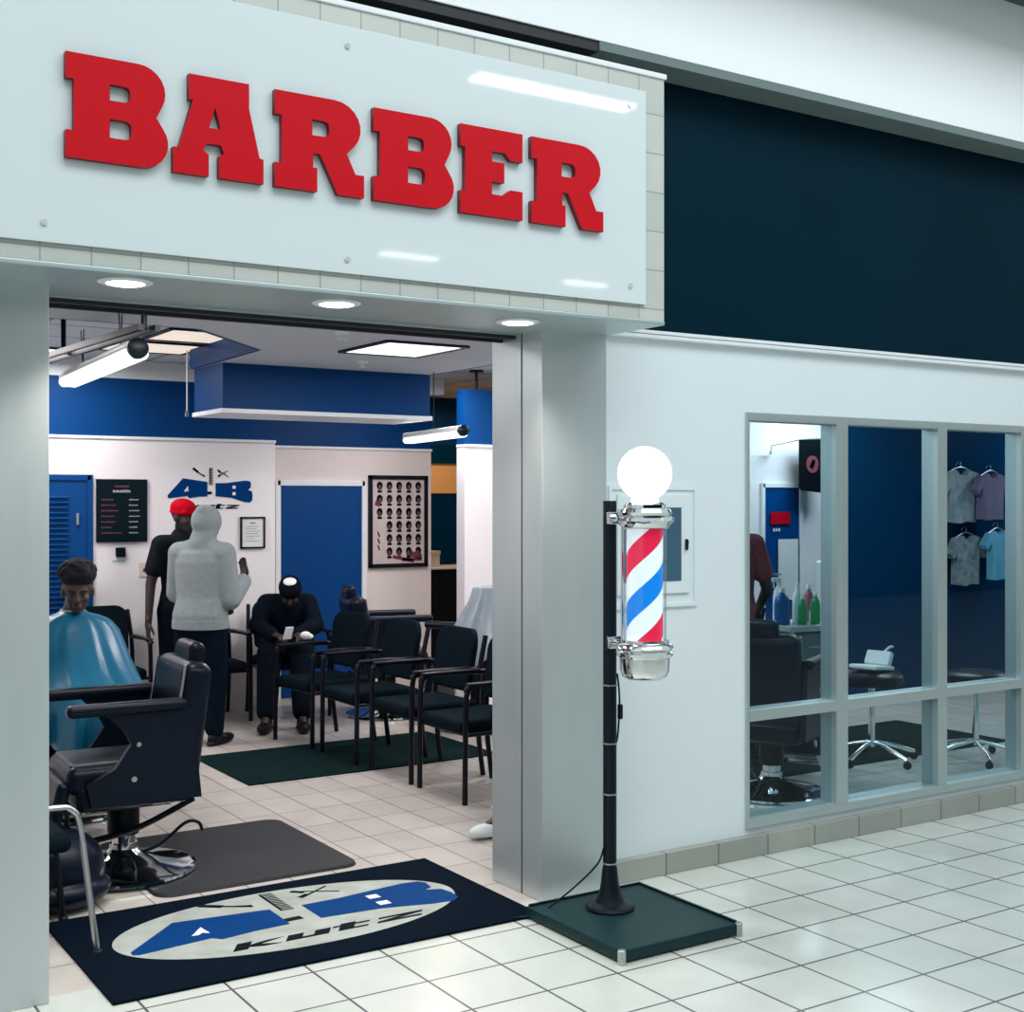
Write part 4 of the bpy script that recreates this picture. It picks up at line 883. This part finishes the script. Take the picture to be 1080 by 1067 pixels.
# --- 4: crouching person in dark clothes on the corner chair
b4 = (4.05, 5.02, 0); J = sit(b4, (-.42, -.90), seat=.47, lean=.20, knf=.46, anf=.62, headf=(0, .8, -.6))
J['head'] = V((3.965, 4.77, .99)); J['neck'] = V((3.99, 4.86, .93)); J['chest'] = V((4.02, 4.93, .78))
for k, sx in (('L', -1), ('R', 1)): J['sh' + k] = J['P'](sx * .155, .13, .90)
o, P, B = human('hunched person in black with a white-topped cap, seated in front of the blue door', J, M['skin'], b4, hands={'R': ((.2, -.9, 0), (0, 0, -1), 1, .5), 'L': ((-.2, -.9, 0), (0, 0, -1), -1, .5)})
part(top_mb(J, .022, 'long', bulk=.98), 'jacket', M['darkcloth'], o, b4, .011, 4)
cp = MB(); cp.ell(P(0, -.01, .05), (.090, .108, .088), B); cp.ell(P(0, -.05, -.02), (.088, .085, .10), B); part(cp, 'hood', M['darkcloth'], o, b4, .009, 3)
wp = MB(); wp.ell(P(0, .02, .132), (.050, .045, .014), B); x_ = wp.build('cap_top', M['white'], o); x_.data.transform(Matrix.Translation(-V(b4)))
part(pants_mb(J, .022, 1.15), 'trousers', M['darkcloth'], o, b4)
for k in 'LR': shoe(J['an' + k], J['toe' + k], M['shoeblack'], o, b4, 1.15)
pc = MB(); pc.box((0, 0, 0), (.07, .012, .10), .004, rot=(.4, 0, .2)); x_ = pc.build('phone', M['white']); x_.location = (3.80, 4.42, .72); tag(x_, 'small white phone held by the hunched person', 'phone')
pc = MB(); pc.ell((0, 0, 0), (.042, .035, .030)); pc.ell((.03, 0, -.01), (.03, .03, .022)); x_ = pc.build('crumpled_tissue', M['white']); x_.location = (3.92, 4.38, .70); tag(x_, 'crumpled white tissue beside the phone of the hunched person', 'tissue')

# --- 5: person hidden by the pillar, leg and white sneaker visible
b5 = (4.12, 1.22, 0); J = sit(b5, (-1, -.05), seat=.47, lean=-.05, knf=.45, anf=.42, spread=.13)
J['anL'] = V((3.555, 1.04, .10)); J['toeL'] = V((3.40, 1.02, .04)); J['knL'] = V((3.66, 1.06, .55)); J['knR'] = V((3.76, 1.36, .55)); J['anR'] = V((3.92, 1.36, .10)); J['toeR'] = V((3.80, 1.38, .04))
for k, sy in (('L', -1), ('R', 1)): J['el' + k] = V((4.10, 1.22 + sy * .24, .80)); J['wr' + k] = V((3.93, 1.22 + sy * .12, .70))
o, P, B = human('seated person mostly hidden by the pillar, dark trouser leg and white sneaker showing', J, M['skin'], b5, hands={'R': ((-1, 0, 0), (0, 0, -1), 1, .3), 'L': ((-1, 0, 0), (0, 0, -1), -1, .3)})
eyes(P, B, o, b5)
part(top_mb(J, .02, 'long'), 'sweater', M['darkcloth'], o, b5); part(pants_mb(J, .022, 1.1), 'trousers', M['darkcloth'], o, b5)
hr_ = MB(); hr_.ell(P(0, -.02, .06), (.082, .096, .072), B); part(hr_, 'hair', M['hair'], o, b5, .008, 2)
for k in 'LR': shoe(J['an' + k], J['toe' + k], M['shoewhite'], o, b5, 1.05)

# --- 6: person behind the first window bay
b6 = (5.83, 1.85, 0); J = stand(b6, (.35, .94), 1.74, el={'R': (.26, .02, 1.10), 'L': (-.22, .1, 1.15)}, wr={'R': (.25, .20, .90), 'L': (-.05, .36, 1.1)}, lean=.06)
o, P, B = human('standing person in a dark red patterned shirt at the left edge of the window', J, M['skin'], b6, hands={'R': ((0, .5, -.8), (-1, 0, 0), 1, .4), 'L': ((.4, .9, 0), (0, 0, -1), 1, .4)})
part(top_mb(J, .016, 'short'), 'shirt', M['redshirt'], o, b6); part(pants_mb(J, .022, 1.1), 'trousers', M['darkcloth'], o, b6)
hr_ = MB(); hr_.ell(P(0, -.02, .05), (.084, .098, .080), B); part(hr_, 'hair', M['hair'], o, b6, .008, 2)
ap = MB(); bb = V((0, .13, 0)); ap.box((.0, .16, .80), (.30, .012, .55), .004, rot=(0, 0, -.35)); ap.build('apron', M['darkcloth'], o)
for k in 'LR': shoe(J['an' + k], J['toe' + k], M['shoeblack'], o, b6)

# ================================================================== BEHIND THE WINDOW
dk = thing('styling_desk', 'grey desk with drawers and a white edge seen through the first window bay', 'desk', (6.55, 2.02, 0), -.15)
MB().box((.06, 0, .825), (.46, .45, .04), .006).build('desk_top', M['alum'], dk)
MB().bx(-.10, .16, -.19, .19, .30, .80, .006).build('drawer_unit', M['counter'], dk)
for i in range(2):
    dr = MB().bx(-.09, .15, -.205, -.19, .33 + i * .24, .55 + i * .24, .004).build('drawer', M['beige'] if i == 5 else M['counter'], dk); MB().box((.03, -.212, .46 + i * .24), (.09, .012, .014), .003).build('drawer_handle', M['chromer'], dr)
for x in (-.13, .25):
    for y in (-.18, .18): MB().cyl((x, y, 0), (x, y, .81), .016).build('leg', M['chromer'], dk)
def bottle(x, y, m, h, r, lb, handle=False, capm='white'):
    t = thing('spray_bottle' if handle else 'bottle', lb, 'bottle', (x, y, .846), random.uniform(0, 3), 'bottles on the styling desk')
    MB().lathe([(0, 0), (r, 0), (r * 1.03, .01), (r, h * .6), (r * .8, h * .75), (r * .35, h * .86), (r * .35, h * .9), (0, h * .9)], 20).build('bottle_body', m, t)
    c_ = MB().lathe([(0, h * .88), (r * .42, h * .88), (r * .42, h), (0, h)], 16)
    if handle: c_.box((r * .5, 0, h), (r * 1.6, .02, .03), .005).tube([(r, 0, h - .01), (r * .9, 0, h - .06)], .005)
    c_.build('bottle_cap', M[capm], t)
random.seed(2)
bottle(6.42, 1.98, M['bottleblue'], .25, .055, 'large blue bottle at the left end of the desk', capm='bottlewhite')
bottle(6.50, 2.09, M['bottlewhite'], .30, .042, 'tall white spray bottle behind the blue bottle', True)
bottle(6.535, 1.90, M['bottlegreen'], .20, .030, 'slim green bottle right of the large blue bottle')
bottle(6.61, 2.02, M['bottlewhite'], .27, .036, 'medium white bottle between the two green ones')
bottle(6.64, 1.88, M['bottlegreen'], .22, .034, 'wider green bottle in front of the medium white one')
bottle(6.715, 1.96, M['bottlewhite'], .11, .036, 'short round white jar at the right of the desk')
bottle(6.76, 2.06, mat('pink_bottle', (.35, .12, .16), .4), .26, .035, 'dark pink bottle at the right end of the desk')
bn = thing('hanging_banner', 'black banner with a round red emblem hanging by the white wall behind the window', 'banner', (9.24, 4.60, 1.80))
MB().prism([(0, .03), (.03, 0), (.30, -.02), (.32, .02), (.32, .50), (0, .50)], lambda x, z: (x, -.01, z), lambda x, z: (x, .005, z)).build('banner_cloth', M['logoblack'], bn)
MB().tube([(-.25, .14, .36), (-.35, .02, .44), (-.02, 0, .50), (.36, 0, .51)], .012).build('banner_rod', M['chromer'], bn)
MB().lathe([(.07, 0), (.085, 0), (.085, .004), (.07, .004)], 28, Matrix.Translation((.17, -.011, .26)) @ Matrix.Rotation(PI / 2, 4, 'X')).box((.17, -.013, .26), (.05, .004, .09), rot=(0, .5, 0)).build('banner_emblem', M['menured'], bn)
s2 = thing('door_notice', 'red notice on the upper part of the far blue door', 'notice', (9.0, 4.745, 1.47)); MB().bx(0, .26, -.004, 0, 0, .12).build('notice_sheet', M['capred'], s2); f = MB(); [f.bx(.03 + i * .035, .05 + i * .035, -.006, -.003, -.07, -.04) for i in range(3)]; f.build('notice_marks', M['paper'], s2)
s3 = thing('paper_notice', 'long white paper sheet taped to the far blue door', 'notice', (9.10, 4.745, .72)); MB().bx(0, .27, -.004, 0, 0, .60, .001).build('paper_sheet', M['paper'], s3)
f = MB(); [f.bx(.04, .22 - (i % 3) * .03, -.0055, -.0035, .08 + i * .05, .088 + i * .05) for i in range(9)]; f.build('paper_text', M['wall'], s3)
pb = thing('seated_figure_chair', 'white padded chair back beside the far blue door', 'chair', (9.55, 4.45, 0)); MB().box((0, 0, .82), (.42, .08, .60), .03, seg=3).build('backrest', M['white'], pb); MB().box((0, -.2, .45), (.42, .42, .08), .03, seg=3).build('seat', M['white'], pb)
for x in (-.18, .18):
    for y in (-.36, .0): MB().cyl((x, y, 0), (x, y, .42), .014).build('leg', M['chromer'], pb)
for o_ in [pb]: o_.name = 'padded_chair'
def reflected_garment(x, z, sc, m, lb, long=1.0, rz=0):  # clothes reflected in the glass, built as solid shirts inside the shop
    t = thing('reflected_shirt', lb, 'shirt', (x, 3.22 - (.10 if sc < .78 else 0), z), rz, 'window reflection modelled as shirts')
    pts = [(-.10, .0), (-.22, -.03), (-.34, -.20), (-.27, -.26), (-.20, -.16), (-.21, -.62 * long), (-.07, -.64 * long), (.07, -.62 * long), (.21, -.63 * long), (.20, -.16), (.27, -.26), (.34, -.20), (.22, -.03), (.10, 0), (.05, -.05), (-.05, -.05)]
    b_ = MB(); b_.prism([(px * sc, pz * sc) for px, pz in pts], lambda x, z: (x, -.04, z), lambda x, z: (x, .03, z))
    bmesh.ops.subdivide_edges(b_.bm, edges=b_.bm.edges[:], cuts=2, use_grid_fill=True)
    for v in b_.bm.verts: v.co.y += .02 * math.sin(v.co.x * 40 + x * 7) * min(1, -v.co.z * 3)
    b_.build('shirt_body', m, t, 60)
    MB().tube(spline([(-.20 * sc, 0, -.03 * sc), (0, 0, .03), (.20 * sc, 0, -.03 * sc)], 4), .008).tube(spline([(0, 0, .03), (0, 0, .07), (.03, .04, .08), (.02, .07, .05)], 4), .004).build('hanger', M['chromer'], t)
reflected_garment(9.90, 1.98, .95, M['reflected_garment1'], 'window reflection of a pale shirt, modelled highest at the left of the partition', .8)
reflected_garment(10.20, 1.95, .75, M['reflected_garment2'], 'window reflection of a mauve shirt, modelled at the upper right of the partition', .9)
reflected_garment(9.98, 1.38, .80, M['reflected_garment4'], 'window reflection of a grey printed shirt, modelled lowest on the partition', .9)
reflected_garment(10.30, 1.42, .65, M['reflected_garment3'], 'window reflection of a light blue shirt, modelled at the lower right of the partition', 1.1)
